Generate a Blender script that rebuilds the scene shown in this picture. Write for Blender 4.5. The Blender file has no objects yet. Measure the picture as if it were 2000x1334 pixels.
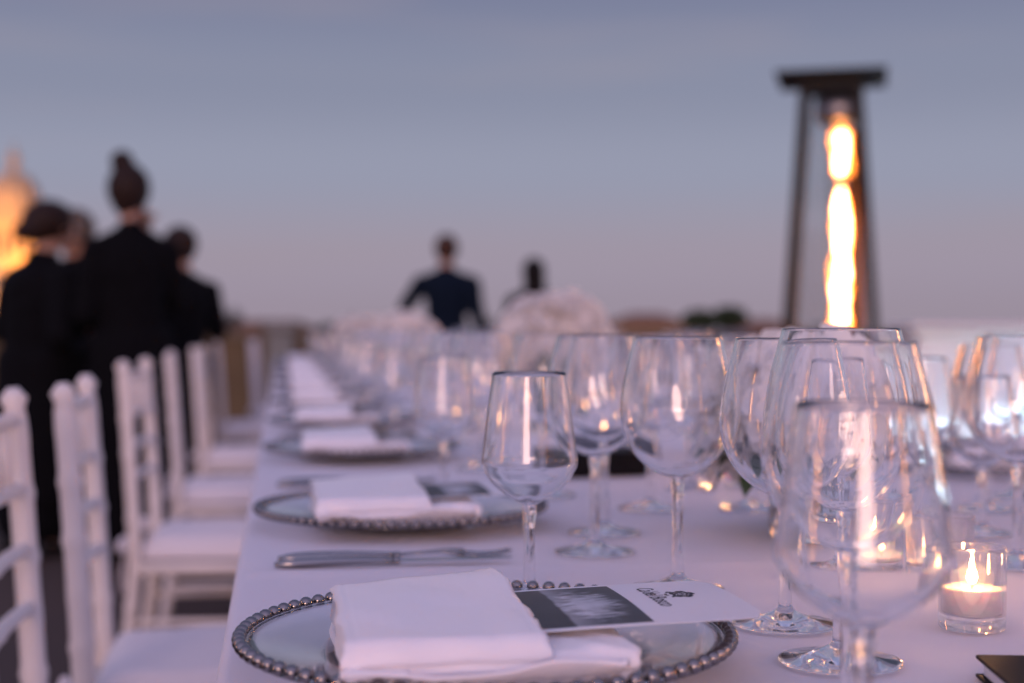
import bpy, bmesh, math, random
from mathutils import Vector, Matrix, noise
R = math.radians
PI = math.pi
random.seed(7)
scene = bpy.context.scene
COL = scene.collection

# ------------------------------------------------------------------ camera
TZ = 0.760                     # table top height
CAMZ = TZ + 0.224
YAW = R(9.2)
cam_d = bpy.data.cameras.new('camera')
cam = bpy.data.objects.new('camera', cam_d)
COL.objects.link(cam)
cam.location = (0, 0, CAMZ)
cam.rotation_euler = (R(90 - 0.56), 0, -YAW)
cam_d.sensor_width = 36.0
cam_d.lens = 50.0
cam_d.clip_start = 0.02
cam_d.clip_end = 6000
cam_d.dof.use_dof = True
cam_d.dof.focus_distance = 1.0
cam_d.dof.aperture_fstop = 3.5
scene.camera = cam

# ------------------------------------------------------------------ sky (dusk, the sun just down behind the camera)
SUN_AZ = R(200)                # compass angle of the afterglow, clockwise from +Y
world = bpy.data.worlds.new('World')
scene.world = world
world.use_nodes = True
wn, wl = world.node_tree.nodes, world.node_tree.links
wn.clear()
w_out = wn.new('ShaderNodeOutputWorld')
w_bg = wn.new('ShaderNodeBackground')
w_sky = wn.new('ShaderNodeTexSky')
w_sky.sky_type = 'NISHITA'
w_sky.sun_disc = False
w_sky.sun_elevation = R(1.0)
w_sky.sun_rotation = SUN_AZ
w_sky.altitude = 60
w_sky.dust_density = 2.0
w_sky.air_density = 1.0
w_sky.ozone_density = 1.5
w_tc = wn.new('ShaderNodeTexCoord')
w_sep = wn.new('ShaderNodeSeparateXYZ')
wl.new(w_tc.outputs['Generated'], w_sep.inputs[0])
w_ramp = wn.new('ShaderNodeValToRGB')       # twilight colours by height above the horizon
w_ramp.color_ramp.interpolation = 'EASE'
els = w_ramp.color_ramp.elements
els[0].position = 0.0;  els[0].color = (0.325, 0.270, 0.335, 1)
els[1].position = 1.0;  els[1].color = (0.190, 0.200, 0.400, 1)
for p, c in ((0.045, (0.330, 0.290, 0.372, 1)), (0.11, (0.282, 0.298, 0.412, 1)), (0.17, (0.228, 0.244, 0.352, 1)),
             (0.25, (0.164, 0.176, 0.290, 1)), (0.5, (0.220, 0.236, 0.410, 1))):
    e = els.new(p); e.color = c
wl.new(w_sep.outputs['Z'], w_ramp.inputs[0])
# thin, faintly pink streaks of cloud
w_map = wn.new('ShaderNodeMapping'); w_map.inputs['Scale'].default_value = (2.2, 2.2, 15.0)
wl.new(w_tc.outputs['Generated'], w_map.inputs[0])
w_noise = wn.new('ShaderNodeTexNoise'); w_noise.inputs['Scale'].default_value = 1.7; w_noise.inputs['Detail'].default_value = 3
wl.new(w_map.outputs[0], w_noise.inputs[0])
w_cr = wn.new('ShaderNodeMapRange'); w_cr.inputs['From Min'].default_value = 0.52; w_cr.inputs['From Max'].default_value = 0.80
w_cr.inputs['To Max'].default_value = 0.38
wl.new(w_noise.outputs[0], w_cr.inputs[0])
w_cl = wn.new('ShaderNodeMix'); w_cl.data_type = 'RGBA'
wl.new(w_cr.outputs[0], w_cl.inputs['Factor'])
wl.new(w_ramp.outputs[0], w_cl.inputs['A'])
w_cl.inputs['B'].default_value = (0.33, 0.28, 0.34, 1)
# physical sky: brings the afterglow side of the dome
w_ns = wn.new('ShaderNodeMix'); w_ns.data_type = 'RGBA'; w_ns.blend_type = 'ADD'
w_ns.inputs['Factor'].default_value = 0.03
w_sd = Vector((math.sin(SUN_AZ), math.cos(SUN_AZ), 0.12)).normalized()
w_dot = wn.new('ShaderNodeVectorMath'); w_dot.operation = 'DOT_PRODUCT'
wl.new(w_tc.outputs['Generated'], w_dot.inputs[0]); w_dot.inputs[1].default_value = w_sd
w_gl = wn.new('ShaderNodeMapRange'); w_gl.interpolation_type = 'SMOOTHSTEP'
w_gl.inputs['From Min'].default_value = -0.55; w_gl.inputs['From Max'].default_value = 1.05
wl.new(w_dot.outputs['Value'], w_gl.inputs[0])
w_glow = wn.new('ShaderNodeMix'); w_glow.data_type = 'RGBA'
wl.new(w_gl.outputs[0], w_glow.inputs['Factor'])
wl.new(w_cl.outputs['Result'], w_glow.inputs['A'])
w_glow.inputs['B'].default_value = (0.62, 0.54, 0.88, 1)
wl.new(w_glow.outputs['Result'], w_ns.inputs['A'])
wl.new(w_sky.outputs[0], w_ns.inputs['B'])
wl.new(w_ns.outputs['Result'], w_bg.inputs['Color'])
w_bg.inputs['Strength'].default_value = 1.0
wl.new(w_bg.outputs[0], w_out.inputs[0])

sun_d = bpy.data.lights.new('afterglow_sun', 'SUN')
sun_d.energy = 1.2
sun_d.angle = R(22)
sun_d.color = (1.0, 0.60, 0.47)
sun = bpy.data.objects.new('afterglow_sun', sun_d)
COL.objects.link(sun)
_el = R(7)
_dir = Vector((math.sin(SUN_AZ) * math.cos(_el), math.cos(SUN_AZ) * math.cos(_el), math.sin(_el)))
sun.rotation_euler = _dir.to_track_quat('Z', 'Y').to_euler()

vs = scene.view_settings
vs.view_transform = 'Standard'
vs.look = 'None'
vs.exposure = 0.0
vs.gamma = 1.0
vs.use_curve_mapping = False
cy = scene.cycles
cy.max_bounces = 24
cy.transmission_bounces = 22
cy.glossy_bounces = 8
cy.diffuse_bounces = 4
cy.transparent_max_bounces = 16
cy.caustics_reflective = True
cy.caustics_refractive = True
cy.blur_glossy = 0.3
cy.sample_clamp_indirect = 14.0
cy.use_denoising = True
try:
    cy.denoiser = 'OPENIMAGEDENOISE'
    cy.denoising_input_passes = 'RGB_ALBEDO_NORMAL'
except Exception:
    pass

# ------------------------------------------------------------------ helpers
F = 2778.0
def px(u, d):
    """ground position of a point seen at photo column u (2000 wide), d metres deep"""
    lat = (u - 1000.0) / F * d
    return (d * math.sin(YAW) + lat * math.cos(YAW), d * math.cos(YAW) - lat * math.sin(YAW))

def mat(name, col=(0.8, 0.8, 0.8), rough=0.5, metal=0.0, trans=0.0, ior=1.5, emit=None, es=0.0, sheen=0.0, sss=0.0, spec=None,
        var=0.0, vscale=20.0, bump=0.0, bscale=300.0, coat=0.0):
    m = bpy.data.materials.new(name)
    m.use_nodes = True
    nt = m.node_tree
    b = nt.nodes['Principled BSDF']
    b.inputs['Base Color'].default_value = (*col, 1)
    b.inputs['Roughness'].default_value = rough
    b.inputs['Metallic'].default_value = metal
    b.inputs['Transmission Weight'].default_value = trans
    b.inputs['IOR'].default_value = ior
    b.inputs['Sheen Weight'].default_value = sheen
    b.inputs['Coat Weight'].default_value = coat
    if spec is not None:
        b.inputs['Specular IOR Level'].default_value = spec
    if sss:
        b.inputs['Subsurface Weight'].default_value = sss
        b.inputs['Subsurface Radius'].default_value = (1.0, 0.5, 0.25)
        b.inputs['Subsurface Scale'].default_value = 0.012
    if emit:
        b.inputs['Emission Color'].default_value = (*emit, 1)
        b.inputs['Emission Strength'].default_value = es
    if var or bump:
        tc = nt.nodes.new('ShaderNodeTexCoord')
    if var:
        n = nt.nodes.new('ShaderNodeTexNoise')
        n.inputs['Scale'].default_value = vscale
        n.inputs['Detail'].default_value = 5
        nt.links.new(tc.outputs['Object'], n.inputs[0])
        mx = nt.nodes.new('ShaderNodeMix'); mx.data_type = 'RGBA'
        mx.inputs['A'].default_value = (*[max(0, c * (1 - var)) for c in col], 1)
        mx.inputs['B'].default_value = (*[min(1, c * (1 + var)) for c in col], 1)
        nt.links.new(n.outputs[0], mx.inputs['Factor'])
        nt.links.new(mx.outputs['Result'], b.inputs['Base Color'])
    if bump:
        n2 = nt.nodes.new('ShaderNodeTexNoise')
        n2.inputs['Scale'].default_value = bscale
        n2.inputs['Detail'].default_value = 4
        nt.links.new(tc.outputs['Object'], n2.inputs[0])
        bp = nt.nodes.new('ShaderNodeBump')
        bp.inputs['Strength'].default_value = bump
        bp.inputs['Distance'].default_value = 0.002
        nt.links.new(n2.outputs[0], bp.inputs['Height'])
        nt.links.new(bp.outputs[0], b.inputs['Normal'])
    return m

M = {}
M['glass'] = mat('clear_glass', (1, 1, 1), 0.0, trans=1.0, ior=1.5)
M['candle_glass'] = mat('votive_glass', (0.97, 0.98, 0.97), 0.01, trans=1.0, ior=1.5)
M['plate_glass'] = mat('plate_glass', (0.97, 0.98, 0.98), 0.03, trans=1.0, ior=1.45)
M['water'] = mat('water', (0.97, 1, 0.98), 0.0, trans=1.0, ior=1.33)
M['silver'] = mat('silver_bead', (0.27, 0.25, 0.245), 0.14, metal=1.0, var=0.25, vscale=60)
M['steel'] = mat('cutlery_steel', (0.34, 0.33, 0.33), 0.18, metal=1.0, bump=0.03, bscale=60)
M['cloth'] = mat('table_linen', (0.68, 0.66, 0.71), 0.85, sheen=0.25, var=0.02, vscale=3, bump=0.10, bscale=900)
M['napkin'] = mat('napkin_satin', (0.84, 0.83, 0.87), 0.36, sheen=0.4, spec=0.5, bump=0.04, bscale=1400)
M['card'] = mat('card_paper', (0.80, 0.79, 0.81), 0.6, var=0.01, vscale=30)
M['ink'] = mat('ink', (0.03, 0.03, 0.04), 0.6)
M['chair'] = mat('chair_white_lacquer', (0.80, 0.74, 0.69), 0.38, var=0.06, vscale=9, bump=0.05, bscale=90)
M['cushion'] = mat('cushion_cotton', (0.80, 0.76, 0.77), 0.9, sheen=0.3, bump=0.08, bscale=500, var=0.03, vscale=6)
M['black_metal'] = mat('heater_black_steel', (0.007, 0.006, 0.006), 0.5, spec=0.2, var=0.2, vscale=12)
M['steel_panel'] = mat('heater_brushed_panel', (0.30, 0.28, 0.27), 0.35, metal=0.9, var=0.1, vscale=8)
M['copper'] = mat('heater_copper', (0.055, 0.020, 0.006), 0.45, var=0.3, vscale=6)
M['quartz'] = mat('heater_quartz', (1, 0.97, 0.93), 0.02, trans=1.0, ior=1.3)
def thin_glass(m, f):
    nt_ = m.node_tree; o_ = nt_.nodes['Material Output']; b_ = nt_.nodes['Principled BSDF']
    tr_ = nt_.nodes.new('ShaderNodeBsdfTransparent'); mx_ = nt_.nodes.new('ShaderNodeMixShader'); mx_.inputs[0].default_value = f
    nt_.links.new(b_.outputs[0], mx_.inputs[1]); nt_.links.new(tr_.outputs[0], mx_.inputs[2]); nt_.links.new(mx_.outputs[0], o_.inputs[0])
thin_glass(M['quartz'], .85)           # thin walls: most light passes straight through
M['votive_glass'] = mat('holder_glass', (0.98, 0.98, 0.97), 0.01, trans=1.0, ior=1.5)
thin_glass(M['votive_glass'], .5)
M['wax'] = mat('candle_wax', (0.93, 0.82, 0.72), 0.5, sss=0.3)
M['wick'] = mat('wick', (0.02, 0.015, 0.01), 0.9)
M['flame'] = mat('candle_flame', (1, 0.8, 0.5), 1.0, emit=(1.0, 0.46, 0.16), es=620)
M['gasflame'] = mat('gas_flame', (1, 0.7, 0.3), 1.0, emit=(1.0, 0.43, 0.15), es=95)
M['gasglow'] = mat('gas_flame_orange', (1, 0.5, 0.1), 1.0, emit=(1.0, 0.30, 0.04), es=4.0)
_nt = M['gasglow'].node_tree; _o = _nt.nodes['Material Output']; _b = _nt.nodes['Principled BSDF']      # thin burning gas: half see-through
_tr = _nt.nodes.new('ShaderNodeBsdfTransparent'); _mx = _nt.nodes.new('ShaderNodeMixShader'); _mx.inputs[0].default_value = .32
_nt.links.new(_tr.outputs[0], _mx.inputs[1]); _nt.links.new(_b.outputs[0], _mx.inputs[2]); _nt.links.new(_mx.outputs[0], _o.inputs[0])
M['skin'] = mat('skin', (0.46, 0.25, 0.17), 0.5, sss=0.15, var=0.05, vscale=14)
M['skin_dark'] = mat('skin_deep', (0.36, 0.18, 0.11), 0.5, sss=0.15, var=0.05, vscale=14)  # deeper skin tone for two of the people
M['hair_brown'] = mat('hair_brown', (0.020, 0.009, 0.006), 0.6, spec=0.2, var=0.3, vscale=40, bump=0.5, bscale=90)
M['hair_auburn'] = mat('hair_auburn', (0.055, 0.026, 0.017), 0.6, spec=0.2, var=0.3, vscale=40, bump=0.5, bscale=90)
M['hair_dark'] = mat('hair_dark', (0.006, 0.004, 0.004), 0.6, spec=0.15, var=0.3, vscale=40, bump=0.5, bscale=90)
M['hair_grey'] = mat('hair_grey', (0.10, 0.075, 0.055), 0.6, var=0.3, vscale=40, bump=0.5, bscale=90)
M['black_cloth'] = mat('black_wool', (0.004, 0.004, 0.005), 0.9, spec=0.08, var=0.2, vscale=10, bump=0.1, bscale=200)
M['navy_cloth'] = mat('navy_wool', (0.005, 0.010, 0.020), 0.9, spec=0.08, var=0.2, vscale=10, bump=0.1, bscale=200)
M['white_cloth'] = mat('white_shirt', (0.7, 0.68, 0.68), 0.8)
M['shoe'] = mat('black_leather', (0.01, 0.01, 0.01), 0.35)
M['eye'] = mat('eye', (0.03, 0.02, 0.02), 0.2)
M['petal'] = mat('white_petal', (0.95, 0.92, 0.89), 0.6, var=0.02, vscale=30)
M['petal_core'] = mat('yellow_flower_core', (0.50, 0.30, 0.10), 0.7)
M['leaf'] = mat('leaf_green', (0.045, 0.085, 0.025), 0.5, var=0.4, vscale=25)
M['stem'] = mat('stem_green', (0.09, 0.16, 0.035), 0.5, var=0.3, vscale=30)
M['black'] = mat('black_leatherette', (0.006, 0.005, 0.006), 0.6, spec=0.15, bump=0.15, bscale=400)
M['floor'] = None
M['parapet'] = mat('parapet_ochre_plaster', (0.12, 0.085, 0.045), 0.9, var=0.35, vscale=2.5, bump=0.3, bscale=30)
M['coping'] = mat('parapet_stone', (0.14, 0.11, 0.075), 0.85, var=0.25, vscale=4, bump=0.2, bscale=40)
M['pillar'] = mat('grey_stone', (0.20, 0.21, 0.20), 0.85, var=0.2, vscale=5, bump=0.2, bscale=40)
M['planter'] = mat('planter_zinc', (0.20, 0.21, 0.24), 0.55, metal=0.3, var=0.15, vscale=5)
M['shrub'] = mat('shrub_leaf', (0.030, 0.050, 0.020), 0.6, var=0.4, vscale=15)
M['pine'] = mat('pine_foliage', (0.050, 0.058, 0.040), 0.8, var=0.4, vscale=0.3)
M['bark'] = mat('bark', (0.06, 0.04, 0.03), 0.9, var=0.3, vscale=2)
M['travertine'] = mat('travertine', (0.42, 0.34, 0.24), 0.85, var=0.2, vscale=0.25, bump=0.2, bscale=2)
M['lead'] = mat('dome_lead', (0.30, 0.26, 0.19), 0.7, var=0.2, vscale=0.3)
M['dark_glass'] = mat('dark_window', (0.02, 0.02, 0.025), 0.15)
M['ochre'] = mat('ochre_stucco', (0.36, 0.22, 0.10), 0.9, var=0.2, vscale=0.2)
M['rose_stucco'] = mat('rose_stucco', (0.30, 0.18, 0.14), 0.9, var=0.2, vscale=0.2)
M['roof'] = mat('terracotta_roof', (0.20, 0.09, 0.05), 0.9, var=0.3, vscale=1.5)
M['ground'] = mat('city_ground', (0.060, 0.056, 0.052), 0.95, var=0.5, vscale=0.01)
M['bar_white'] = mat('bar_white_acrylic', (0.82, 0.80, 0.82), 0.35, emit=(0.80, 0.84, 1.0), es=0.03, var=0.02, vscale=2)
M['bar_light'] = mat('bar_led_strip', (0.8, 0.85, 0.9), 0.6, emit=(0.60, 0.86, 1.0), es=55)
M['bar_top'] = mat('bar_top', (0.80, 0.74, 0.72), 0.4)

# terrace paving: square stone tiles
fm = bpy.data.materials.new('terrace_paving'); fm.use_nodes = True
nt = fm.node_tree; b = nt.nodes['Principled BSDF']; b.inputs['Roughness'].default_value = 0.75
tc = nt.nodes.new('ShaderNodeTexCoord'); br = nt.nodes.new('ShaderNodeTexBrick')
br.offset = 0.0; br.inputs['Scale'].default_value = 2.2; br.inputs['Mortar Size'].default_value = 0.012
br.inputs['Brick Width'].default_value = 1.0; br.inputs['Row Height'].default_value = 1.0
br.inputs['Color1'].default_value = (0.080, 0.048, 0.034, 1); br.inputs['Color2'].default_value = (0.060, 0.037, 0.027, 1)
br.inputs['Mortar'].default_value = (0.05, 0.04, 0.035, 1)
nt.links.new(tc.outputs['Object'], br.inputs[0]); nt.links.new(br.outputs[0], b.inputs['Base Color'])
M['floor'] = fm

def link_mesh(name, me, m, parent=None, loc=None, rot=None, smooth=True):
    if m is not None and not me.materials:
        me.materials.append(m)
    if smooth:
        for p in me.polygons:
            p.use_smooth = True
    o = bpy.data.objects.new(name, me)
    COL.objects.link(o)
    if parent is not None:
        o.parent = parent
    if loc is not None:
        o.location = loc
    if rot is not None:
        o.rotation_euler = rot
    return o

def bm_mesh(name, bm, recalc=True):
    if recalc:
        bmesh.ops.recalc_face_normals(bm, faces=bm.faces[:])
    me = bpy.data.meshes.new(name)
    bm.to_mesh(me)
    bm.free()
    return me

def obj(name, bm, m, parent=None, loc=None, rot=None, smooth=True, recalc=True):
    return link_mesh(name, bm_mesh(name, bm, recalc), m, parent, loc, rot, smooth)

def empty(name, loc=(0, 0, 0), rz=0.0):
    o = bpy.data.objects.new(name, None)
    COL.objects.link(o)
    o.location = loc
    o.rotation_euler = (0, 0, rz)
    o.empty_display_size = 0.05
    return o

def tag(o, label=None, cat=None, group=None, kind=None):
    if label: o['label'] = label
    if cat: o['category'] = cat
    if group: o['group'] = group
    if kind: o['kind'] = kind
    return o

CHILDREN = {}
def copy_tree(root, loc, rz=0.0, scale=None):
    r = root.copy(); COL.objects.link(r)
    r.location = loc; r.rotation_euler = (0, 0, rz)
    if scale: r.scale = scale
    for k in ('label', 'category', 'group'):
        if k in r: del r[k]
    for ch in [o for o in root.children]:
        c = ch.copy(); COL.objects.link(c); c.parent = r
        for g in ch.children:
            d = g.copy(); COL.objects.link(d); d.parent = c
    return r

def lathe(bm, prof, seg=48, cx=0, cy_=0, closed=False):
    """prof: list of (r, z); poles where r == 0"""
    rings = []
    for (r, z) in prof:
        if r < 1e-6:
            rings.append([bm.verts.new((cx, cy_, z))])
        else:
            rings.append([bm.verts.new((cx + r * math.cos(2 * PI * i / seg), cy_ + r * math.sin(2 * PI * i / seg), z)) for i in range(seg)])
    n = len(rings)
    for k in range(n if closed else n - 1):
        a, b_ = rings[k], rings[(k + 1) % n]
        for i in range(seg):
            j = (i + 1) % seg
            if len(a) == 1 and len(b_) == 1: continue
            if len(a) == 1: bm.faces.new((a[0], b_[j], b_[i]))
            elif len(b_) == 1: bm.faces.new((a[i], a[j], b_[0]))
            else: bm.faces.new((a[i], a[j], b_[j], b_[i]))
    return [v for r_ in rings for v in r_]

def spline(pts, n=6):
    """Catmull-Rom through 2-D points"""
    out = []
    P = [pts[0]] + list(pts) + [pts[-1]]
    for i in range(1, len(P) - 2):
        p0, p1, p2, p3 = P[i - 1], P[i], P[i + 1], P[i + 2]
        for k in range(n):
            t = k / n
            out.append(tuple(0.5 * ((2 * p1[c]) + (-p0[c] + p2[c]) * t + (2 * p0[c] - 5 * p1[c] + 4 * p2[c] - p3[c]) * t * t
                                    + (-p0[c] + 3 * p1[c] - 3 * p2[c] + p3[c]) * t ** 3) for c in range(len(p1))))
    out.append(tuple(pts[-1]))
    return out

def tube(bm, pts, rad, seg=8, cap=True, rz=1.0):
    """tube along points; rad a number or list; rz flattens the second cross axis"""
    pts = [Vector(p) for p in pts]
    rads = rad if isinstance(rad, (list, tuple)) else [rad] * len(pts)
    rings = []
    prev = None
    for i, p in enumerate(pts):
        t = (pts[min(i + 1, len(pts) - 1)] - pts[max(i - 1, 0)]).normalized()
        ref = Vector((0, 0, 1)) if abs(t.z) < 0.9 else Vector((1, 0, 0))
        if prev is not None:
            ref = prev
        a = t.cross(ref).normalized(); b2 = a.cross(t).normalized(); prev = b2
        rings.append([bm.verts.new(p + (a * math.cos(2 * PI * k / seg) + b2 * rz * math.sin(2 * PI * k / seg)) * rads[i]) for k in range(seg)])
    for i in range(len(rings) - 1):
        for k in range(seg):
            j = (k + 1) % seg
            bm.faces.new((rings[i][k], rings[i][j], rings[i + 1][j], rings[i + 1][k]))
    if cap:
        bm.faces.new(rings[0]); bm.faces.new(rings[-1])

def box(bm, c, s, bevel=0.0, rotz=0.0, seg=1):
    r = bmesh.ops.create_cube(bm, size=1.0)
    vs_ = r['verts']
    bmesh.ops.scale(bm, vec=Vector(s), verts=vs_)
    if bevel:
        es_ = list({e for v in vs_ for e in v.link_edges})
        rb = bmesh.ops.bevel(bm, geom=es_, offset=bevel, segments=seg, profile=0.5, affect='EDGES')
        vs_ = list({v for f in rb['faces'] for v in f.verts} | {v for v in vs_ if v.is_valid})
    if rotz:
        bmesh.ops.rotate(bm, verts=vs_, cent=(0, 0, 0), matrix=Matrix.Rotation(rotz, 3, 'Z'))
    bmesh.ops.translate(bm, vec=Vector(c), verts=vs_)
    return vs_

def ellipsoid(bm, c, r, seg=16, rings=10, rot=None):
    res = bmesh.ops.create_uvsphere(bm, u_segments=seg, v_segments=rings, radius=1.0)
    v = res['verts']
    bmesh.ops.scale(bm, vec=Vector(r), verts=v)
    if rot is not None:
        bmesh.ops.rotate(bm, verts=v, cent=(0, 0, 0), matrix=rot)
    bmesh.ops.translate(bm, vec=Vector(c), verts=v)
    return v

def nz(x, y, z=0.0):
    return noise.noise(Vector((x, y, z)))

ORD = ['nearest', 'second', 'third', 'fourth', 'fifth', 'sixth', 'seventh', 'eighth', 'ninth', 'tenth', 'eleventh', 'twelfth']

# ------------------------------------------------------------------ setting
bm = bmesh.new(); box(bm, (0, 900, -18.5), (6000, 6000, 1.0))
tag(obj('ground', bm, M['ground'], smooth=False), kind='structure')
bm = bmesh.new(); box(bm, (3, 2.5, -0.15), (22, 23, 0.30))
tag(obj('terrace_floor', bm, M['floor'], smooth=False), kind='structure')
bm = bmesh.new(); box(bm, (3, 2.5, -9.2), (21.6, 22.6, 17.6))
tag(obj('hotel_building_below_terrace', bm, M['ochre'], smooth=False), kind='structure').name = 'building_base'

par = empty('terrace_parapet', (3, 13.2, 0))
tag(par, 'low ochre plaster parapet closing the terrace behind the long table', 'parapet')
bm = bmesh.new(); box(bm, (0, 0, 0.44), (22, 0.28, 0.88)); obj('wall', bm, M['parapet'], par, smooth=False)
for i in range(11):
    bm = bmesh.new(); box(bm, (-10 + i * 2.0, 0, 0.915), (1.99, 0.36, 0.068), 0.008); obj('coping_stone', bm, M['coping'], par, smooth=False)
for i in range(6):
    bm = bmesh.new()
    x0 = px(548, 13.0)[0] - 3 + i * 2.6
    box(bm, (x0, -0.16, 0.475), (0.24, 0.10, 0.95), 0.008); box(bm, (x0, -0.17, 0.99), (0.28, 0.16, 0.06), 0.01)
    obj('pilaster', bm, M['pillar'], par, smooth=False)

# far buildings on the skyline
def building(u, d, w, top, m, label, windows, depth=14):
    x, y = px(u, d)
    t = empty('city_building', (x, y, -18), -YAW)
    tag(t, label, 'building')
    h = top + 18
    bm = bmesh.new(); box(bm, (0, 0, h / 2), (w, depth, h)); obj('wall', bm, m, t, smooth=False)
    bm = bmesh.new()
    v = [bm.verts.new(p) for p in ((-w / 2 - .6, -depth / 2 - .6, h + .003), (w / 2 + .6, -depth / 2 - .6, h + .003), (w / 2 + .6, depth / 2 + .6, h + .003),
         (-w / 2 - .6, depth / 2 + .6, h + .003), (-w / 2 + 3, 0, h + 1.4), (w / 2 - 3, 0, h + 1.4))]
    for f in ((0, 1, 5, 4), (1, 2, 5), (2, 3, 4, 5), (3, 0, 4), (3, 2, 1, 0)): bm.faces.new([v[k] for k in f])
    obj('roof', bm, M['roof'], t, smooth=False)
    for k in range(windows):
        bm = bmesh.new(); box(bm, (-w / 2 + (k + .5) * w / windows, -depth / 2 - .02, h - 2.4), (1.1, 0.12, 1.7))
        obj('window', bm, M['dark_glass'], t, smooth=False)
    return t
building(1262, 170, 9.5, 1.3, M['ochre'], 'far ochre city building on the skyline left of the potted shrubs', 4)
building(1490, 210, 9.0, 0.9, M['rose_stucco'], 'far rose city building on the skyline left of the gas heater', 4)
building(520, 260, 17, 0.9, M['rose_stucco'], 'far low city building on the skyline behind the row of chairs', 6)

# the floodlit church dome at the left edge
def dome_church():
    d = 400.0
    x, y = px(28, d)
    k = d / F
    zf = lambda v: CAMZ + (640 - v) * k
    t = empty('domed_church', (x, y, -18))
    tag(t, 'floodlit baroque church dome with lantern at the left edge', 'church')
    zb, zs = zf(520), zf(436)           # drum bottom / springing
    ztop = zf(338)
    r = 56 * k
    off = 18.0
    bm = bmesh.new(); lathe(bm, [(0, zb + off), (r * .96, zb + off), (r * .96, zs + off), (0, zs + off)], 40); obj('drum', bm, M['travertine'], t, smooth=False)
    for i in range(16):
        a = 2 * PI * i / 16
        bm = bmesh.new(); lathe(bm, [(0, 0), (.75, 0), (.6, .8), (.52, (zs - zb) - 1.2), (.75, (zs - zb) - .4), (0, (zs - zb) - .4)], 10)
        obj('column', bm, M['travertine'], t, (r * 1.03 * math.cos(a), r * 1.03 * math.sin(a), zb + off))
        a += PI / 16
        bm = bmesh.new(); box(bm, (0, 0, 0), (.5, 1.3, (zs - zb) * .5))
        obj('window', bm, M['dark_glass'], t, (r * .955 * math.cos(a), r * .955 * math.sin(a), (zb + zs) / 2 + off), (0, 0, a), smooth=False)
    bm = bmesh.new(); lathe(bm, [(0, -.5), (r * 1.10, -.5), (r * 1.13, .1), (r * 1.10, .6), (r * .98, 1.0), (0, 1.0)], 40); obj('cornice', bm, M['travertine'], t, (0, 0, zs + off))
    bm = bmesh.new(); H = ztop - zs
    prof = [(r * .97 * math.cos(q * PI / 2 / 12) ** .8 if q < 12 else 0, 1.0 + (H - 1) * math.sin(q * PI / 2 / 12)) for q in range(12)]
    prof = [p for p in prof if p[0] > r * .16] + [(0, H - .4)]
    lathe(bm, prof, 48); obj('dome_shell', bm, M['lead'], t, (0, 0, zs + off))
    for i in range(16):
        a = 2 * PI * i / 16
        bm = bmesh.new(); tube(bm, [((p[0] + .05) * math.cos(a), (p[0] + .05) * math.sin(a), p[1]) for p in prof[:-1]], .32, 6)
        obj('rib', bm, M['travertine'], t, (0, 0, zs + off))
    lz = ztop + off - 1.2
    lh = zf(300) - ztop + 1.0
    bm = bmesh.new(); lathe(bm, [(0, 0), (14 * k, 0), (14 * k, .5), (9.5 * k, .6), (9.5 * k, lh * .72), (12.5 * k, lh * .75), (12 * k, lh * .82), (8 * k, lh), (3 * k, lh * 1.12), (0, lh * 1.15)], 20)
    ln = obj('lantern', bm, M['travertine'], t, (0, 0, lz))
    bm = bmesh.new(); ellipsoid(bm, (0, 0, lh * 1.2), (.55, .55, .55), 10, 8); tube(bm, [(0, 0, lh * 1.2), (0, 0, lh * 1.2 + 2.2)], .12, 6); tube(bm, [(-.6, 0, lh * 1.2 + 1.5), (.6, 0, lh * 1.2 + 1.5)], .12, 6)
    obj('cross_finial', bm, M['lead'], ln)
    # lower body
    bm = bmesh.new(); box(bm, (0, 4, (zb + off) / 2), (26, 28, zb + off)); obj('nave', bm, M['travertine'], t, smooth=False)
    bm = bmesh.new(); box(bm, (0, 4, zb + off + .25), (27.4, 29.4, .5)); obj('nave_cornice', bm, M['travertine'], t, smooth=False)
    for i in range(4):
        bm = bmesh.new(); box(bm, (-9 + i * 6, -10.02, zb + off - 4.2), (1.6, .3, 3.4)); obj('window', bm, M['dark_glass'], t, smooth=False)
    # floodlights standing on the roof round the drum and in front
    for (lx, ly, lz_, e, c) in ((-9, -11.5, zb + off + 1.0, 12500, (1, .36, .06)), (5, -13, zb + off + 1.0, 10500, (1, .36, .06)), (-4, -34, 14, 70000, (1, .45, .20)),
                                (-2, -22, zs + off + 3, 22000, (1, .36, .06))):
        ld = bpy.data.lights.new('church_floodlight', 'POINT'); ld.energy = e; ld.color = c; ld.shadow_soft_size = .4
        lo = bpy.data.objects.new('church_floodlight', ld); COL.objects.link(lo); lo.location = (x + lx, y + ly, -18 + lz_)
dome_church()

# trees on the skyline
def leaf_cloud(bm, blobs, n, size, rnd, flat=1.0):
    for _ in range(n):
        c, r = rnd.choice(blobs)
        while True:
            p = Vector((rnd.uniform(-1, 1), rnd.uniform(-1, 1), rnd.uniform(-1, 1)))
            if .35 < p.length < 1: break
        q = Vector(c) + Vector((p.x * r[0], p.y * r[1], p.z * r[2]))
        a = Vector((rnd.gauss(0, 1), rnd.gauss(0, 1), rnd.gauss(0, 1) * flat)).normalized()
        b_ = a.cross(Vector((rnd.gauss(0, 1), rnd.gauss(0, 1), rnd.gauss(0, 1)))).normalized()
        s = size * rnd.uniform(.6, 1.3)
        v = [bm.verts.new(q + a * s * .9), bm.verts.new(q + b_ * s * .45), bm.verts.new(q - a * s * .9), bm.verts.new(q - b_ * s * .45)]
        bm.faces.new(v)

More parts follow.
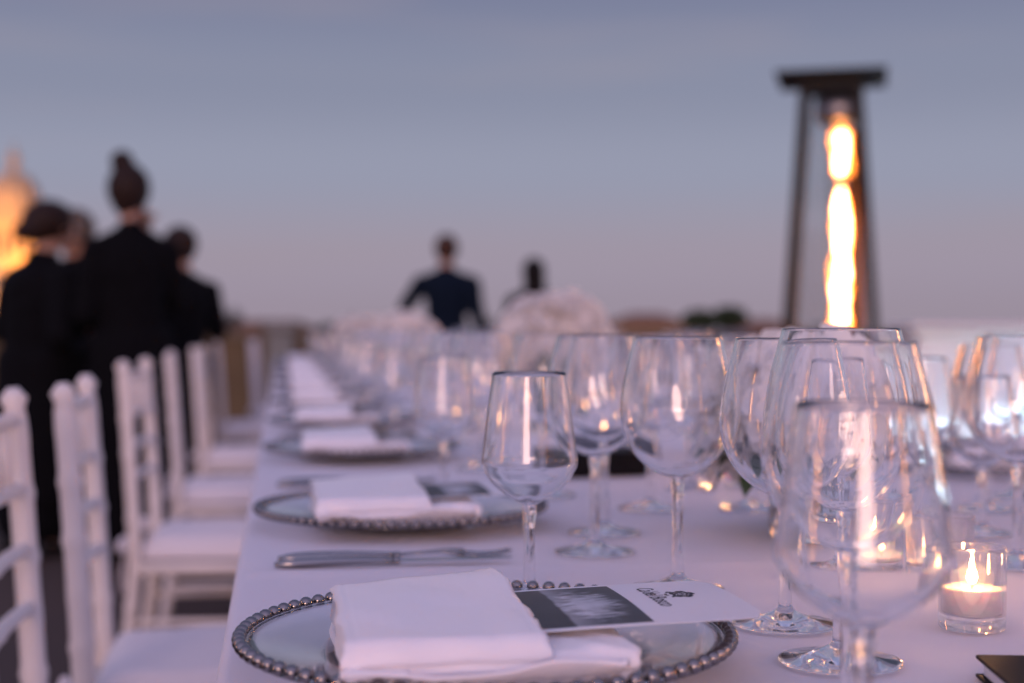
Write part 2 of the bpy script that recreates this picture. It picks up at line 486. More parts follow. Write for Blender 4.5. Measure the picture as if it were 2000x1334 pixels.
def skyline_tree(u, d, vtop, wpx, label, kind='round', seed=1):
    rnd = random.Random(seed)
    x, y = px(u, d); k = d / F
    top = CAMZ + (640 - vtop) * k + 18
    w = wpx * k / 2
    t = empty('pine_tree' if kind == 'pine' else 'leafy_tree', (x, y, -18))
    tag(t, label, 'tree', 'trees on the skyline')
    hh = w * (.55 if kind == 'pine' else 1.25)
    cz = top - hh
    bm = bmesh.new()
    tube(bm, [(0, 0, 0), (w * .06, 0, cz * .5), (0, 0, cz)], [top * .030, top * .022, top * .012], 8)
    for i in range(5):
        a = i * 1.3
        tube(bm, [(0, 0, cz * .8), (w * .35 * math.cos(a), w * .35 * math.sin(a), cz * .95), (w * .6 * math.cos(a), w * .6 * math.sin(a), cz + hh * .2)], [top * .012, top * .008, top * .004], 6)
    obj('trunk', bm, M['bark'], t)
    blobs = []
    for i in range(9):
        a = rnd.uniform(0, 2 * PI); q = rnd.uniform(.1, .62)
        blobs.append(((w * q * math.cos(a), w * q * math.sin(a), cz + rnd.uniform(-.35, .45) * hh), (w * .42, w * .42, hh * .5)))
    bm = bmesh.new(); leaf_cloud(bm, blobs, 900, w * .10, rnd)
    obj('crown', bm, M['pine'], t, smooth=False, recalc=False)
for i, a in enumerate((
    (455, 150, 596, 44, 'small dark tree on the skyline beside the black-clad group', 'round'),
    (520, 190, 616, 66, 'low bushy tree on the skyline above the chair backs', 'round'),
    (572, 190, 620, 60, 'bushy tree on the skyline just right of the grey pilaster', 'round'),
    (640, 200, 626, 60, 'low flat-topped tree on the skyline over the table end', 'pine'),
    (694, 170, 616, 50, 'dark tree on the skyline left of the distant white flowers', 'pine'),
    (745, 200, 626, 44, 'small tree on the skyline left of the man in navy', 'round'),
    (955, 180, 612, 40, 'tree on the skyline between the man in navy and the dark-haired person', 'round'),
)):
    skyline_tree(*a, seed=i + 3)

# potted clipped shrubs by the parapet
def potted_shrub(u, d, vtop, wpx, label, seed):
    rnd = random.Random(seed)
    x, y = px(u, d); k = d / F
    w = wpx * k / 2; top = CAMZ + (640 - vtop) * k
    t = empty('potted_shrub', (x, y, 0)); tag(t, label, 'potted plant', 'shrubs in zinc planters')
    ph = CAMZ - 6 * k
    bm = bmesh.new()
    for (s, z0, z1) in ((.86, 0, ph - .05), (1.0, ph - .05, ph)):
        box(bm, (0, 0, (z0 + z1) / 2), (2 * w * s * .8, 2 * w * s * .8, z1 - z0), .006)
    obj('planter', bm, M['planter'], t, smooth=False)
    bm = bmesh.new(); tube(bm, [(0, 0, ph), (0, 0, (top + ph) / 2)], .02, 8); obj('trunk', bm, M['bark'], t)
    bm = bmesh.new()
    h = (top - ph) / 2
    blobs = [((rnd.uniform(-.4, .4) * w, rnd.uniform(-.4, .4) * w, ph + h * rnd.uniform(.8, 1.2)), (w * .62, w * .62, h * .85)) for _ in range(7)]
    leaf_cloud(bm, blobs, 1600, .035, rnd)
    obj('crown', bm, M['shrub'], t, smooth=False, recalc=False)
potted_shrub(1366, 12.0, 601, 74, 'dark shrub in a grey planter, left one of the pair', 31)
potted_shrub(1426, 12.2, 599, 74, 'dark shrub in a grey planter, right one beside the gas heater', 32)

# ------------------------------------------------------------------ people
def remesh(name, bm, m, voxel, parent, smooth_it=4):
    me = bm_mesh(name + '_raw', bm)
    o = bpy.data.objects.new(name + '_tmp', me); COL.objects.link(o)
    md = o.modifiers.new('r', 'REMESH'); md.mode = 'VOXEL'; md.voxel_size = voxel; md.use_smooth_shade = True
    if smooth_it:
        s = o.modifiers.new('s', 'SMOOTH'); s.factor = .5; s.iterations = smooth_it
    dg = bpy.context.evaluated_depsgraph_get()
    out = bpy.data.meshes.new_from_object(o.evaluated_get(dg))
    bpy.data.objects.remove(o); bpy.data.meshes.remove(me)
    b2 = bmesh.new(); b2.from_mesh(out)                # keep the one continuous surface, drop crumbs
    seen, best = set(), []
    for v in b2.verts:
        if v.index in seen: continue
        st, isl = [v], []
        seen.add(v.index)
        while st:
            q = st.pop(); isl.append(q)
            for e in q.link_edges:
                w = e.other_vert(q)
                if w.index not in seen:
                    seen.add(w.index); st.append(w)
        if len(isl) > len(best): best = isl
    keep = {v.index for v in best}
    if len(keep) < len(b2.verts):
        bmesh.ops.delete(b2, geom=[v for v in b2.verts if v.index not in keep], context='VERTS')
        b2.to_mesh(out)
    b2.free()
    out.materials.clear(); out.materials.append(m)
    return link_mesh(name, out, None, parent)

def wrinkle(me, amp, fz, sd):
    nr = [Vector(v.normal) for v in me.vertices]
    for v, n in zip(me.vertices, nr):
        c = v.co + n * nz(v.co.x * 9, v.co.y * 9, v.co.z * fz + sd) * amp
        v.co = (c.x, c.y, max(c.z, .02))

def capsule(bm, p0, p1, r0, r1, flat=1.0, seg=14):
    """tapered limb segment with round ends; flat squeezes it front to back (y)"""
    p0, p1 = Vector(p0), Vector(p1)
    d = (p1 - p0); L = d.length
    prof = [(0, -r0)] + [(r0 * math.sin(a), -r0 * math.cos(a)) for a in (PI / 8, PI / 4, 3 * PI / 8, PI / 2)]
    prof += [(r1 * math.cos(a), L + r1 * math.sin(a)) for a in (0, PI / 8, PI / 4, 3 * PI / 8)] + [(0, L + r1)]
    vs_ = lathe(bm, prof, seg)
    q = d.to_track_quat('Z', 'Y').to_matrix()
    for v in vs_:
        c = q @ v.co
        v.co = Vector((c.x, c.y * flat, c.z)) + p0

def person(x, y, rz, H, pose, label, hair='short', hairm='hair_dark', top='black_cloth', bottom='black_cloth', skirt=False, skin='skin', lean=0.0, female=False, group=None, bald=False, head_yaw=0.0):
    t = empty('person', (x, y, 0), rz); tag(t, label, 'person', group)
    s = H / 1.75
    t.scale = (s, s, s)
    sh = .165 if female else .19
    hp = .095
    J = dict(pelvis=(0, 0, .95), waist=(0, 0, 1.08), chest=(0, .005, 1.30), neck=(0, -.005, 1.47),
             sl=(-sh, 0, 1.365), sr=(sh, 0, 1.365), hl=(-hp, 0, .93), hr=(hp, 0, .93), kl=(-.105, .015, .50), kr=(.105, .015, .50),
             al=(-.11, -.02, .085), ar=(.11, -.02, .085), el=(-sh - .045, -.03, 1.09), er=(sh + .045, -.03, 1.09), wl=(-sh + .03, .17, .94), wr=(sh - .03, .17, .94))
    J.update(pose)
    J = {k: Vector(v) for k, v in J.items()}
    for k in ('chest', 'neck', 'sl', 'sr', 'el', 'er', 'wl', 'wr'):
        if k not in pose: J[k].y += lean * (J[k].z - .95)
    hc = J['neck'] + Vector((0, .03 + lean * .2, .165))
    # body: one continuous surface
    bm = bmesh.new()
    ellipsoid(bm, hc, (.074, .092, .112), 18, 12)
    ellipsoid(bm, hc + Vector((0, .035, -.055)), (.054, .058, .058), 12, 8)
    capsule(bm, hc + Vector((0, .09, .005)), hc + Vector((0, .112, -.028)), .009, .013, seg=8)
    capsule(bm, hc + Vector((-.022, .088, -.066)), hc + Vector((.022, .088, -.066)), .008, .008, seg=8)
    for q in (-1, 1):
        ellipsoid(bm, hc + Vector((q * .078, .0, -.012)), (.010, .018, .030), 8, 6)
    capsule(bm, J['neck'] - Vector((0, 0, .04)), hc - Vector((0, .02, .06)), .058 if not female else .050, .052 if not female else .046)
    capsule(bm, J['pelvis'], J['waist'], .125, .110, .72); capsule(bm, J['waist'], J['chest'], .110, .130, .72)
    capsule(bm, J['chest'], J['neck'] - Vector((0, 0, .06)), .125, .07, .72)
    for a, e, w in (('sl', 'el', 'wl'), ('sr', 'er', 'wr')):
        capsule(bm, J['chest'] + Vector((0, 0, .02)), J[a], .085, .060, .85)
        capsule(bm, J[a], J[e], .052, .040); capsule(bm, J[e], J[w], .041, .027)
        d = (J[w] - J[e]).normalized()
        side = d.cross(Vector((0, 1, 0))); side = side.normalized() if side.length > .1 else Vector((1, 0, 0))
        nrm = d.cross(side).normalized()
        pc = J[w] + d * .042
        capsule(bm, J[w], pc, .024, .026, seg=10); capsule(bm, pc - side * .016, pc + side * .017, .018, .017, seg=10)
        for f, ln in zip((-1.5, -.5, .5, 1.5), (.046, .060, .064, .054)):
            b0 = pc + d * .012 + side * f * .0160
            m1 = b0 + d * ln * .55 + nrm * .010
            capsule(bm, b0, m1, .0095, .0088, seg=8); capsule(bm, m1, m1 + d * ln * .40 + nrm * .022, .0088, .0075, seg=8)
        sgn = 1 if a == 'sl' else -1
        b0 = J[w] + d * .03 + side * sgn * .024
        m1 = b0 + d * .032 + side * sgn * .022 + nrm * .010
        capsule(bm, b0, m1, .0115, .010, seg=8); capsule(bm, m1, m1 + d * .030 + nrm * .008, .010, .0085, seg=8)
    for h_, k, a in (('hl', 'kl', 'al'), ('hr', 'kr', 'ar')):
        capsule(bm, J[h_], J[k], .088, .056); capsule(bm, J[k], J[a], .054, .036)
        capsule(bm, J[a] - Vector((0, .03, .045)), J[a] + Vector((0, .13, -.055)), .036, .028)
    if head_yaw:
        for v in bm.verts:
            if v.co.z > hc.z - .10:
                c = v.co - hc; v.co = hc + Matrix.Rotation(head_yaw, 3, 'Z') @ c
    remesh('body', bm, M[skin], .0105, t, 2)
    HY = Matrix.Rotation(head_yaw, 3, 'Z')
    for q in (-1, 1):
        bm = bmesh.new(); ellipsoid(bm, hc + HY @ Vector((q * .030, .083, .012)), (.011, .007, .006), 8, 6); obj('eye', bm, M['eye'], t)
    # hair
    bm = bmesh.new()
    if not bald:
        ellipsoid(bm, hc + HY @ Vector((0, -.016, .022)), (.106 if hair == 'bun_high' else .094, .108, .114), 20, 14)
        if hair == 'bun_high':
            ellipsoid(bm, hc + HY @ Vector((-.025, -.035, .140)), (.058, .055, .052), 14, 10); ellipsoid(bm, hc + HY @ Vector((-.015, -.03, .11)), (.05, .05, .05), 12, 8)
            ellipsoid(bm, hc + HY @ Vector((0, -.045, -.03)), (.070, .062, .075), 14, 10)
        elif hair == 'bun_low':
            ellipsoid(bm, hc + HY @ Vector((0, -.105, -.030)), (.062, .056, .060), 14, 10); ellipsoid(bm, hc + HY @ Vector((0, -.05, -.01)), (.074, .07, .085), 14, 10)
        elif hair == 'long':
            ellipsoid(bm, hc + HY @ Vector((0, -.035, -.06)), (.095, .080, .15), 16, 12); ellipsoid(bm, hc + HY @ Vector((0, -.05, -.16)), (.10, .06, .10), 16, 12)
        else:
            ellipsoid(bm, hc + HY @ Vector((0, -.04, -.02)), (.076, .066, .075), 14, 10)
        o = remesh('hair', bm, M[hairm], .010, t, 2)
        # cut the face free: keep hair behind the face plane
        for v in o.data.vertices:
            c = HY.transposed() @ (v.co - hc)
            if c.y > .045 and c.z < .075:
                c.y = .045 - (c.y - .045) * .5
                v.co = hc + HY @ c
    else:
        for k in range(1):
            ellipsoid(bm, hc + HY @ Vector((0, -.03, -.012)), (.081, .070, .060), 18, 12)
        remesh('hair', bm, M[hairm], .010, t, 2)
    # upper garment
    bm = bmesh.new()
    g = .030
    capsule(bm, J['pelvis'] + Vector((0, 0, -.06)), J['waist'], .140 + g, .122 + g, .74); capsule(bm, J['waist'], J['chest'], .122 + g, .142 + g, .74)
    capsule(bm, J['chest'], J['neck'] - Vector((0, 0, .075)), .142 + g, .082, .74)
    capsule(bm, J['neck'] - Vector((0, .008, .05)), J['neck'] + Vector((0, .0, -.005)), .066, .064)
    for a, e, w in (('sl', 'el', 'wl'), ('sr', 'er', 'wr')):
        capsule(bm, J['chest'] + Vector((0, 0, .0)), J[a] - Vector((0, 0, .02)), .13, .080, .80)
        capsule(bm, J['neck'] - Vector((0, 0, .035)), J[a], .070, .066, .9)
        capsule(bm, J[a], J[e], .074, .060); capsule(bm, J[e], J[e] + (J[w] - J[e]) * 1.0, .055, .040)
    o = remesh('jacket', bm, M[top], .0125, t, 5)
    wrinkle(o.data, .006, 14, x)
    # lower garment
    bm = bmesh.new()
    if skirt:
        capsule(bm, J['waist'] - Vector((0, 0, .02)), J['pelvis'], .128, .152, .8)
        capsule(bm, J['pelvis'], Vector((0, .0, .18)), .162, .185, .85)
        for h_ in ('hl', 'hr'):
            capsule(bm, J[h_] + Vector((0, 0, .03)), Vector((J[h_].x * .8, 0, .3)), .112, .135, .95)
    else:
        capsule(bm, J['waist'] - Vector((0, 0, .02)), J['pelvis'], .128, .142, .78)
        for h_, k, a in (('hl', 'kl', 'al'), ('hr', 'kr', 'ar')):
            capsule(bm, J[h_], J[k], .102, .078); capsule(bm, J[k], J[a], .076, .064)
    o = remesh('skirt' if skirt else 'trousers', bm, M[bottom], .0125, t, 4)
    wrinkle(o.data, .008, 5, x)
    for a in ('al', 'ar'):
        bm = bmesh.new()
        capsule(bm, J[a] + Vector((0, -.04, -.042)), J[a] + Vector((0, .15, -.050)), .042, .034)
        o = remesh('shoe', bm, M['shoe'], .012, t, 2)
        for v in o.data.vertices: v.co.z = max(v.co.z, .003)
    return t

# x, y from where each one stands; rz: 0 looks away down the table
def wide(t, w): t.scale = (t.scale.x * w, t.scale.y * w, t.scale.z)
x, y = px(256, 6.0)
wide(person(x, y, R(8), 1.66, dict(er=(.225, .10, 1.16), wr=(.085, .14, 1.45), el=(-.215, -.02, 1.10), wl=(-.12, .2, 1.02)),
       'person in black with a high dark bun, standing with their back turned behind the chairs', hair='bun_high', hairm='hair_brown', skirt=True, female=True, head_yaw=R(-35)), .91)
x, y = px(72, 6.2)
wide(person(x, y, R(-48), 1.53, dict(el=(-.25, .02, 1.10), wl=(-.10, .24, 1.12), er=(.25, -.06, 1.08), wr=(.16, .20, 1.22)), 'person in black with a low brown bun at the left edge, turned to the others',
       hair='bun_low', hairm='hair_brown', skirt=True, female=True, lean=.06), 1.3)
x, y = px(150, 7.3)
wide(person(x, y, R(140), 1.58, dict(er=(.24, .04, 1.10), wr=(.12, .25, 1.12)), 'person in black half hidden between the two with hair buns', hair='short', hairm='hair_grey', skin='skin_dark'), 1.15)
x, y = px(354, 7.4)
wide(person(x, y, R(40), 1.50, dict(er=(.25, .0, 1.12), wr=(.20, .16, 1.30), el=(-.24, .06, 1.12), wl=(-.05, .24, 1.20)), 'person in black with arms raised, partly hidden right of the high bun', hair='short', hairm='hair_brown'), 1.08)
x, y = px(872, 11.3)
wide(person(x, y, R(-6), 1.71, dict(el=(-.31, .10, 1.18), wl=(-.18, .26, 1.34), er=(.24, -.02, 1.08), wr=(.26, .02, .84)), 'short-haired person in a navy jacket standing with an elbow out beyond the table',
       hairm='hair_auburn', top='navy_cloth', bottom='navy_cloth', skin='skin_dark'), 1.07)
x, y = px(1043, 11.4)
wide(person(x, y, R(4), 1.53, dict(el=(-.22, .04, 1.12), wl=(-.10, .22, 1.1), er=(.22, .04, 1.12), wr=(.10, .22, 1.1)), 'dark-haired person in black standing right behind the tallest bouquet', hair='long', hairm='hair_dark', female=True), 1.12)

# ------------------------------------------------------------------ long table
TX0, TX1, TY0, TY1 = -0.037, 1.225, -0.55, 10.3
tab = empty('banquet_table', ((TX0 + TX1) / 2, (TY0 + TY1) / 2, 0))
tag(tab, 'long banquet table laid for dinner, running away to the parapet', 'table')
W2, L2 = (TX1 - TX0) / 2, (TY1 - TY0) / 2
bm = bmesh.new(); box(bm, (0, 0, TZ - .024), (2 * W2 - .02, 2 * L2 - .02, .034)); obj('table_top', bm, M['parapet'], tab, smooth=False)
for sx in (-1, 1):
    for k in range(6):
        bm = bmesh.new(); tube(bm, [(sx * (W2 - .12), -L2 + .2 + k * (2 * L2 - .4) / 5, 0), (sx * (W2 - .12), -L2 + .2 + k * (2 * L2 - .4) / 5, TZ - .042)], .02, 10)
        obj('leg', bm, M['steel_panel'], tab)
# cloth: flat top, soft rounded edge, hanging wavy skirt with pressed creases
cl = None
def tablecloth():
    bm = bmesh.new()
    NX, rr = 60, .010
    ys = [-L2 - .006 + i * (2 * L2 + .012) / 800 for i in range(801)]
    drop = .55
    prof = []                       # across the table: (x, z, hang)
    for i in range(9): prof.append((-W2 - .006, -drop + i * (drop - rr) / 8 if i < 8 else -rr, 1 - i / 8))
    for i in range(1, 6):
        a = PI - i * PI / 10
        prof.append((-W2 - .006 + rr + rr * math.cos(a), -rr + rr * math.sin(a), 0))
    for i in range(1, NX): prof.append((-W2 + i * 2 * W2 / NX, 0, 0))
    left = [p for p in prof[:14]]
    prof += [(-p[0], p[1], p[2]) for p in reversed(left)]
    rows = []
    for y in ys:
        row = []
        for (x, z, hng) in prof:
            s = 1 if x > 0 else -1
            fold = hng * (.028 * math.sin(y * 13 + s) + .02 * math.sin(y * 29 + 2 * s) + .03 * nz(y * 3, s * 5))
            dz = 0
            if hng == 0:
                dz = .0022 * nz(x * 4, y * 2.2, 1) + .0009 * nz(x * 14, y * 11, 4)
                for cy0 in (.72, 1.30, 2.1, 2.95, 3.8, 5.5, 7.6):                     # pressed creases
                    dz += .0028 * math.exp(-((y + L2 + TY0 - cy0) / .012) ** 2)
                dz += .0026 * math.exp(-((x + .04) / .014) ** 2)
            row.append(bm.verts.new((x + s * (hng * .02 + abs(fold) * .8), y, z + dz)))
        rows.append(row)
    for a, b_ in zip(rows, rows[1:]):
        for i in range(len(a) - 1):
            bm.faces.new((a[i], a[i + 1], b_[i + 1], b_[i]))
    # far and near drop
    for row, s in ((rows[0], -1), (rows[-1], 1)):
        lo = [bm.verts.new((v.co.x, v.co.y + s * (.01 + .02 * math.sin(v.co.x * 18)), min(v.co.z, -drop))) for v in row]
        for i in range(8, len(row) - 9):
            bm.faces.new((row[i], row[i + 1], lo[i + 1], lo[i]))
    o = obj('tablecloth', bm, M['cloth'], None, ((TX0 + TX1) / 2, (TY0 + TY1) / 2, TZ))
    tag(o, 'white linen cloth spread over the long table', 'tablecloth')
tablecloth()

# ------------------------------------------------------------------ wine glasses
def glass_parts(name, outer, th, foot_r, stem_r, bowl_z):
    """outer: bowl profile from stem top to rim; open rings shared by the three parts"""
    seg = 56
    # foot
    zf = .016
    foot = [(0, .0008), (foot_r * .9, .0004), (foot_r, .0012), (foot_r * .995, .0024), (foot_r * .8, .0040), (foot_r * .5, .0062), (foot_r * .28, .0095), (stem_r * 1.35, .0125), (stem_r * 1.08, zf)]
    foot = foot[:3] + spline(foot[3:], 4)
    bm = bmesh.new(); lathe(bm, foot, seg); m_foot = bm_mesh(name + '_foot', bm)
    stem = spline([(stem_r * 1.08, zf), (stem_r * .98, .03), (stem_r * .94, .05), (stem_r, bowl_z - .016), (stem_r * 1.3, bowl_z - .006), outer[0]], 4)
    bm = bmesh.new(); lathe(bm, stem, seg); m_stem = bm_mesh(name + '_stem', bm)
    o = spline(outer, 7)
    inner = []
    for i, (r, z) in enumerate(o):
        a = o[max(i - 1, 0)]; c = o[min(i + 1, len(o) - 1)]
        t = Vector((c[0] - a[0], c[1] - a[1])).normalized()
        nrm = Vector((-t.y, t.x))
        q = Vector((r, z)) + nrm * th * (1.6 if i < 7 else 1.0)
        inner.append((q.x, q.y))
    inner = [p for p in inner if p[0] > .004]
    base_in = max(inner[0][1] - .001, bowl_z + .004)
    prof = o + [((o[-1][0] + inner[-1][0]) / 2, o[-1][1] + .0005)] + inner[::-1] + [(.002, base_in - .0006), (0, base_in - .0008)]
    bm = bmesh.new(); lathe(bm, prof, seg); m_bowl = bm_mesh(name + '_bowl', bm)
    for m in (m_foot, m_stem, m_bowl):
        m.materials.append(M['glass'])
        for p in m.polygons: p.use_smooth = True
    return m_foot, m_stem, m_bowl
# angular tulip glass
TULIP = glass_parts('tulip', [(.0055, .078), (.012, .0815), (.022, .088), (.0315, .0965), (.0380, .107), (.0396, .1135), (.0384, .124), (.0345, .155), (.0302, .186)], .0014, .034, .0046, .078)
# big balloon glass
BALLOON = glass_parts('balloon', [(.0058, .096), (.014, .0985), (.027, .106), (.0385, .118), (.0460, .133), (.0490, .149), (.0482, .165), (.0448, .185), (.0402, .203), (.0372, .2145)], .0014, .0395, .0046, .096)

def wine_glass(kind, x, y, label, group=None, s=1.0, z=TZ + .0012):
    parts = TULIP if kind == 't' else BALLOON
    t = empty('wine_glass', (x, y, z), random.uniform(0, 6))
    t.scale = (s, s, s) if not isinstance(s, tuple) else (s[0], s[0], s[1])
    tag(t, label, 'wine glass', group or ('angular tulip wine glasses' if kind == 't' else 'big round balloon wine glasses'))
    for n, me in zip(('foot', 'stem', 'bowl'), parts):
        o = bpy.data.objects.new(n, me); COL.objects.link(o); o.parent = t
    return t

# ------------------------------------------------------------------ place settings
def charger_meshes():
    R0 = .1595
    prof = [(0, .0035), (.085, .0035), (.088, .0020), (.094, .0020), (.098, .0055), (.112, .0085), (.135, .0125), (.150, .0155), (R0 - .003, .0170), (R0, .0185),
            (R0 - .003, .0205), (.150, .0192), (.135, .0165), (.112, .0128), (.098, .0098), (.090, .0085), (0, .0080)]
    bm = bmesh.new(); lathe(bm, prof, 72); me = bm_mesh('charger_disc', bm); me.materials.append(M['plate_glass'])
    bm = bmesh.new(); lathe(bm, [(R0 - .004, .0165), (R0 + .0035, .0172), (R0 + .0040, .0195), (R0 - .002, .0212), (R0 - .005, .0205)], 96, closed=True)
    rim = bm_mesh('charger_rim', bm); rim.materials.append(M['plate_glass'])
    bm = bmesh.new(); ellipsoid(bm, (0, 0, 0), (.0050, .0050, .0048), 12, 8); bead = bm_mesh('bead', bm); bead.materials.append(M['silver'])
    for m in (me, bead, rim):
        for p in m.polygons: p.use_smooth = True
    NB = 80
    pos = [((R0 + .002) * math.cos(2 * PI * i / NB), (R0 + .002) * math.sin(2 * PI * i / NB), .0215) for i in range(NB)]
    bm = bmesh.new()
    for p in pos: ellipsoid(bm, p, (.0050, .0050, .0048), 8, 5)
    ring = bm_mesh('bead_ring', bm); ring.materials.append(M['silver'])
    for p in ring.polygons: p.use_smooth = True
    return me, rim, bead, pos, ring
CH_DISC, CH_RIM, CH_BEAD, CH_POS, CH_RING = charger_meshes()

def charger(x, y, label, single):
    t = empty('charger_plate', (x, y, TZ + .0012), random.uniform(0, .07))
    tag(t, label, 'plate', 'beaded charger plates')
    o = bpy.data.objects.new('plate_disc', CH_DISC); COL.objects.link(o); o.parent = t
    o = bpy.data.objects.new('rim_band', CH_RIM); COL.objects.link(o); o.parent = t
    if single:
        for p in CH_POS:
            o = bpy.data.objects.new('bead', CH_BEAD); COL.objects.link(o); o.parent = t; o.location = p
    else:
        o = bpy.data.objects.new('bead_ring', CH_RING); COL.objects.link(o); o.parent = t; o['kind'] = 'stuff'
    return t

def fold_slab(x0, x1, y0, y1, z0, z1, seed, puff=.003, nxn=64, front_round=True, slope=0.0, wav=.002, skew=0.0):
    """a folded pad of cloth: rounded fold along the near edge, loose layered edge behind"""
    bm = bmesh.new()
    h = z1 - z0
    r = h / 2
    sec = []
    n = 22
    for i in range(n + 1):                       # front roll from bottom to top, two stacked folds
        a = -PI / 2 - i * PI / n
        gz = z0 + r + r * math.sin(a)
        groove = .0042 * math.exp(-((gz - (z0 + h * .34)) / (h * .055)) ** 2)
        sq = abs(math.cos(a)) ** .72 * (-1)
        sec.append((y0 + r + r * sq * 1.05 + groove, gz, 1.0))
    m = 14
    for i in range(1, m + 1):
        t = i / m
        sec.append((y0 + r + t * (y1 - y0 - r), z1 + slope * t - .004 * t ** 6, 1.0 - .3 * t))
    sec.append((y1 + .001, (z0 + z1) / 2 + slope, .5))
    sec.append((y1 - .001, z0, 0.0))
    for i in range(1, 6):
        sec.append((y1 + (y0 + r - y1) * i / 6, z0, 0.0))
    rows = []
    for k in range(nxn + 1):
        t = k / nxn
        x = x0 + (x1 - x0) * t
        e = min(t, 1 - t)
        pinch = 1 - .20 * math.exp(-(e / .02) ** 2)
        row = []
        for (yy, zz, w) in sec:
            q = nz(x * 16, yy * 14, seed * 3.7)
            q2 = nz(x * 40, yy * 34, seed * 1.9)
            zc = (z0 + z1) / 2
            z = zc + (zz - zc) * pinch + w * (puff * q + .0007 * q2)
            edge_w = wav * math.exp(-(e / .05) ** 2)
            xx = x + edge_w * (nz(yy * 60, zz * 120, seed) * 2.2) * (-1 if t < .5 else 1)
            dg = nz((x + yy) * 20, (x - yy) * 6, seed * 2.3)          # slanting soft creases
            z += w * (.0022 * (1 - abs(dg) * 2.4) if abs(dg) < .3 else 0)
            hem = min(abs(e * (x1 - x0) - .0075), abs(y1 - yy - .0075))
            z -= .0007 * w * math.exp(-(hem / .0013) ** 2)
            y = yy + wav * 1.2 * nz(x * 22, seed * 2.0) + (.0015 * q2) + skew * (2 * t - 1) * max(0, (yy - y0) / (y1 - y0)) ** 1.5
            z += skew * .25 * (2 * t - 1) * w * max(0, (yy - y0) / (y1 - y0))
            row.append(bm.verts.new((xx, y, max(z, z0 + (.0002 if w == 0 else .0004)))))
        rows.append(row)
    ns = len(sec)
    for a, b_ in zip(rows, rows[1:]):
        for i in range(ns):
            j = (i + 1) % ns
            bm.faces.new((a[i], a[j], b_[j], b_[i]))
    for row in (rows[0], rows[-1]):
        # layered end: inset the cap
        c = sum((v.co for v in row), Vector()) / ns
        s = -1 if row is rows[0] else 1
        ins = [bm.verts.new(c + (v.co - c) * .72 + Vector((-s * .004, 0, 0))) for v in row]
        for i in range(ns):
            j = (i + 1) % ns
            bm.faces.new((row[i], row[j], ins[j], ins[i]))
        bm.faces.new(ins)
    return bm

def loose_sheet(x0, x1, y0, y1, z, seed):
    """the lowest, loosely folded layer with wavy hems"""
    bm = bmesh.new()
    n, m = 44, 16
    top, bot = [], []
    for i in range(n + 1):
        a, b_ = [], []
        for j in range(m + 1):
            t, s = i / n, j / m
            x = x0 + (x1 - x0) * t; y = y0 + (y1 - y0) * s
            e = min(min(t, 1 - t) * (x1 - x0), min(s, 1 - s) * (y1 - y0))
            lift = .006 * math.exp(-e / .016) * (0.5 + 1.3 * nz(x * 17, y * 14, seed)) + .003 * nz(x * 30, y * 26, seed + 4)
            dx = .007 * nz(y * 30, seed * 3.3) * (abs(t - .5) * 2) ** 3
            dy = .007 * nz(x * 26, seed * 5.1) * (abs(s - .5) * 2) ** 3
            rr_ = math.hypot(x, y)                     # follow the plate up towards its rim
            zz = max(z, (.0085 + max(0, rr_ - .090) * .185 + .001 if rr_ < .152 else .0275)) + max(0, lift)
            a.append(bm.verts.new((x + dx, y + dy, zz + .0022)))
            b_.append(bm.verts.new((x + dx, y + dy, zz)))
        top.append(a); bot.append(b_)
    for i in range(n):
        for j in range(m):
            bm.faces.new((top[i][j], top[i + 1][j], top[i + 1][j + 1], top[i][j + 1]))
            bm.faces.new((bot[i][j + 1], bot[i + 1][j + 1], bot[i + 1][j], bot[i][j]))
    for i in range(n):
        bm.faces.new((top[i][0], bot[i][0], bot[i + 1][0], top[i + 1][0])); bm.faces.new((top[i + 1][m], bot[i + 1][m], bot[i][m], top[i][m]))
    for j in range(m):
        bm.faces.new((top[0][j + 1], bot[0][j + 1], bot[0][j], top[0][j])); bm.faces.new((top[n][j], bot[n][j], bot[n][j + 1], top[n][j + 1]))
    return bm

# napkin coordinates are relative to the plate centre (x to the table middle, y away)
NAPZ = .0092
def napkin_meshes():
    out = []
    out.append(('under_layer', bm_mesh('napkin_under', loose_sheet(-.098, .064, -.152, .058, NAPZ, 2))))
    out.append(('inner_fold', bm_mesh('napkin_inner', fold_slab(-.078, .071, -.132, .050, NAPZ + .0050, NAPZ + .0260, 5, puff=.003))))
    out.append(('pocket_fold', bm_mesh('napkin_pocket', fold_slab(-.101, .018, -.139, .056, NAPZ + .0120, NAPZ + .0375, 9, puff=.004, slope=.005, skew=.014))))
    for n, m in out:
        m.materials.append(M['napkin'])
        for p in m.polygons: p.use_smooth = True
    return out
NAPKIN = napkin_meshes()
def napkin(x, y, label, flip=False, rz=0.0):
    t = empty('napkin', (x, y, TZ + .0012), (PI if flip else 0) + rz)
    tag(t, label, 'napkin', 'folded white napkins')
    for n, m in NAPKIN:
        o = bpy.data.objects.new(n, m); COL.objects.link(o); o.parent = t
    return t

